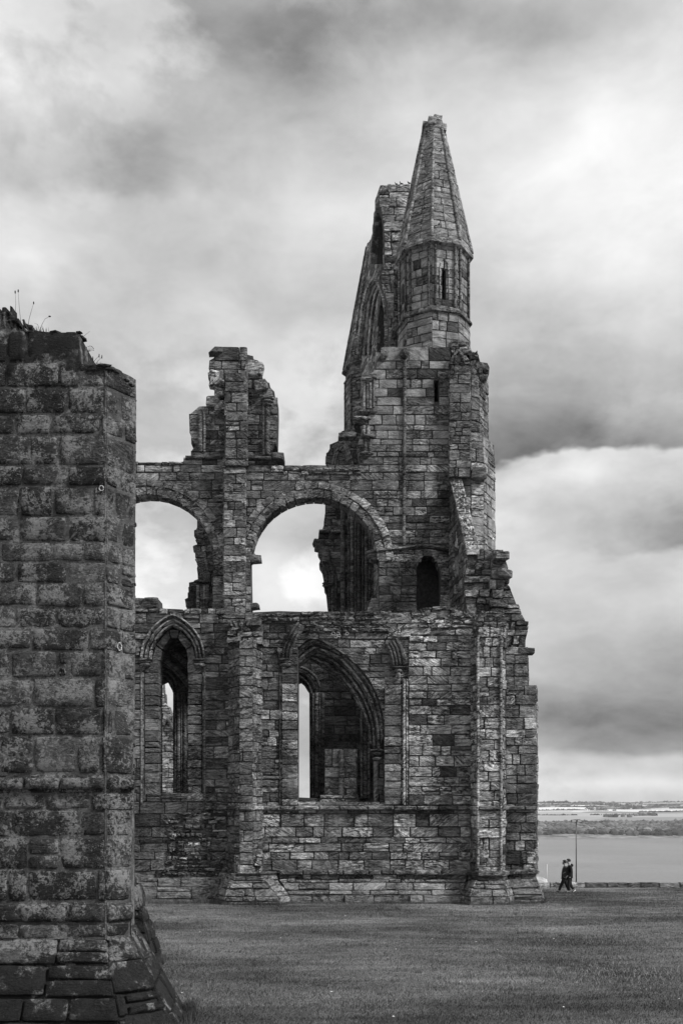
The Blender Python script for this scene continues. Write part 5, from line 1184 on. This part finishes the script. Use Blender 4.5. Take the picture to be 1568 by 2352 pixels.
# ------------------------------------------------------------------ sea air between the headland and the far shore
hz = box('haze', -3600, 4000, -40, 7200, -63, 82, None, None)
hm = bpy.data.materials.new('sea_air'); hm.use_nodes = True; nt = hm.node_tree; nt.nodes.clear()
ho = nt.nodes.new('ShaderNodeOutputMaterial'); pv = nt.nodes.new('ShaderNodeVolumePrincipled')
pv.inputs['Density'].default_value = .00006; pv.inputs['Color'].default_value = (.9, .9, .9, 1); pv.inputs['Anisotropy'].default_value = .2
nt.links.new(pv.outputs[0], ho.inputs['Volume']); hz.data.materials.append(hm); hz['kind'] = 'stuff'

# longer grass and weeds against the wall feet
rng = random.Random(21); V = []; Fc = []
def foot(x0, y0, x1, y1, n, h):
    for _ in range(n):
        t = rng.random(); x = x0 + (x1 - x0) * t + rng.gauss(0, .05); y = y0 + (y1 - y0) * t - abs(rng.gauss(0, .12)); z = ground_z(y); k = .5 + abs(noise.noise(Vector((x * 1.3, y, 0)))) * 2
        hh = h * rng.uniform(.4, 1.1) * k; a = rng.random() * 3.14; w_ = .008; b = len(V)
        V.extend([(x - w_ * math.cos(a), y - w_ * math.sin(a), z - .03), (x + w_ * math.cos(a), y + w_ * math.sin(a), z - .03), (x + rng.gauss(0, .3) * hh, y + rng.gauss(0, .3) * hh, z + hh)]); Fc.append((b, b + 1, b + 2))
for (xa, ya), (xb, yb) in zip(bp_, bp_[1:]): foot(xa, ya, xb, yb, int(900 * math.dist((xa, ya), (xb, yb))), .16)
foot(-9, 43.1, bp_[0][0], 43.2, 4000, .2); foot(-2.95, 14.2, -2.2, 15.0, 900, .12); foot(-2.2, 15, -2.45, 17, 1200, .12); foot(-3.9, 22, -4, 23.5, 700, .14); foot(10, 61.8, 30, 61.8, 5000, .14)
o = link_mesh('wall_foot_grass', V, Fc, bpy.data.materials['grass_blade'], None, kind='stuff', tones=.3); o['label'] = 'longer untrimmed grass at the foot of the walls'; o['category'] = 'grass'

# wiry dry grass patch in the right foreground
V = []; Fc = []; rng = random.Random(5)
for _ in range(2600):
    cxx, cyy, sx, sy = rng.choice(((5.0, 20.5, .8, .9), (4.2, 21.5, .7, .6), (6.0, 21.0, .6, .8), (3.0, 19.5, .4, .4), (5.5, 27, 1.2, 1.0))); x = rng.gauss(cxx, sx); y = rng.gauss(cyy, sy); z = ground_z(y); hh = rng.uniform(.03, .085); a = rng.random() * 3.14; b = len(V)
    V.extend([(x - .004 * math.cos(a), y - .004 * math.sin(a), z), (x + .004 * math.cos(a), y + .004 * math.sin(a), z), (x + rng.gauss(0, .03), y + rng.gauss(0, .03), z + hh)]); Fc.append((b, b + 1, b + 2))
o = link_mesh('dry_grass', V, Fc, simple_mat('dry_grass_blade', .34, .8), None, kind='stuff'); o['label'] = 'paler wiry dry grass patch in the right foreground lawn'; o['category'] = 'grass'
V = []; Fc = []
for _ in range(260):      # darker taller clumps through the lawn
    cx_, cy_ = 0, 0; cy_ = rng.uniform(15, 42); cx_ = rng.uniform(-.2, .34) * cy_
    for _ in range(18):
        x = rng.gauss(cx_, .07); y = rng.gauss(cy_, .07); z = ground_z(y); hh = rng.uniform(.03, .09); a = rng.random() * 3.14; b = len(V); w_ = .006 + .0002 * y
        V.extend([(x - w_ * math.cos(a), y - w_ * math.sin(a), z - .01), (x + w_ * math.cos(a), y + w_ * math.sin(a), z - .01), (x + rng.gauss(0, .03), y + rng.gauss(0, .03), z + hh)]); Fc.append((b, b + 1, b + 2))
o = link_mesh('grass_clumps', V, Fc, bpy.data.materials['grass_blade'], None, kind='stuff', tones=.1); o['label'] = 'slightly taller grass clumps in the lawn'; o['category'] = 'grass'

# ------------------------------------------------------------------ hand the stones out: the largest become objects, the rest one mesh
ROOTS = {'abbey': AB, 'near': NR, 'distant': DW, 'boundary': BW}
def hand_out():
    for key, root in ROOTS.items():
        L = [s for s in STONES if s[0] == key]
        kinds = {}
        for s in L: kinds.setdefault(s[2], []).append(s)
        rest = []
        for kd, ls in kinds.items():
            ls.sort(key=lambda s: -s[7]); rest += ls[300:]
            for (k, par, kind, mt, tone, V, Fc, ar, sm) in ls[:300]:
                link_mesh(kind, [v[:] for v in V], Fc, mt, par, tones=tone, smooth=sm)
        if rest:
            mats = []; VV = []; FF = []; T = []; MI = []; b = 0
            for (k, par, kind, mt, tone, V, Fc, ar, sm) in rest:
                if mt not in mats: mats.append(mt)
                VV += [v[:] for v in V]; FF += [tuple(i + b for i in f) for f in Fc]; b += len(V); T += [tone] * len(Fc); MI += [mats.index(mt)] * len(Fc)
            o = link_mesh('stonework', VV, FF, mats[0], root, tones=T, kind='stuff')
            for mt in mats[1:]: o.data.materials.append(mt)
            o.data.polygons.foreach_set('material_index', MI)
        print('stones', key, len(L), {k: len(v) for k, v in kinds.items()})
hand_out()
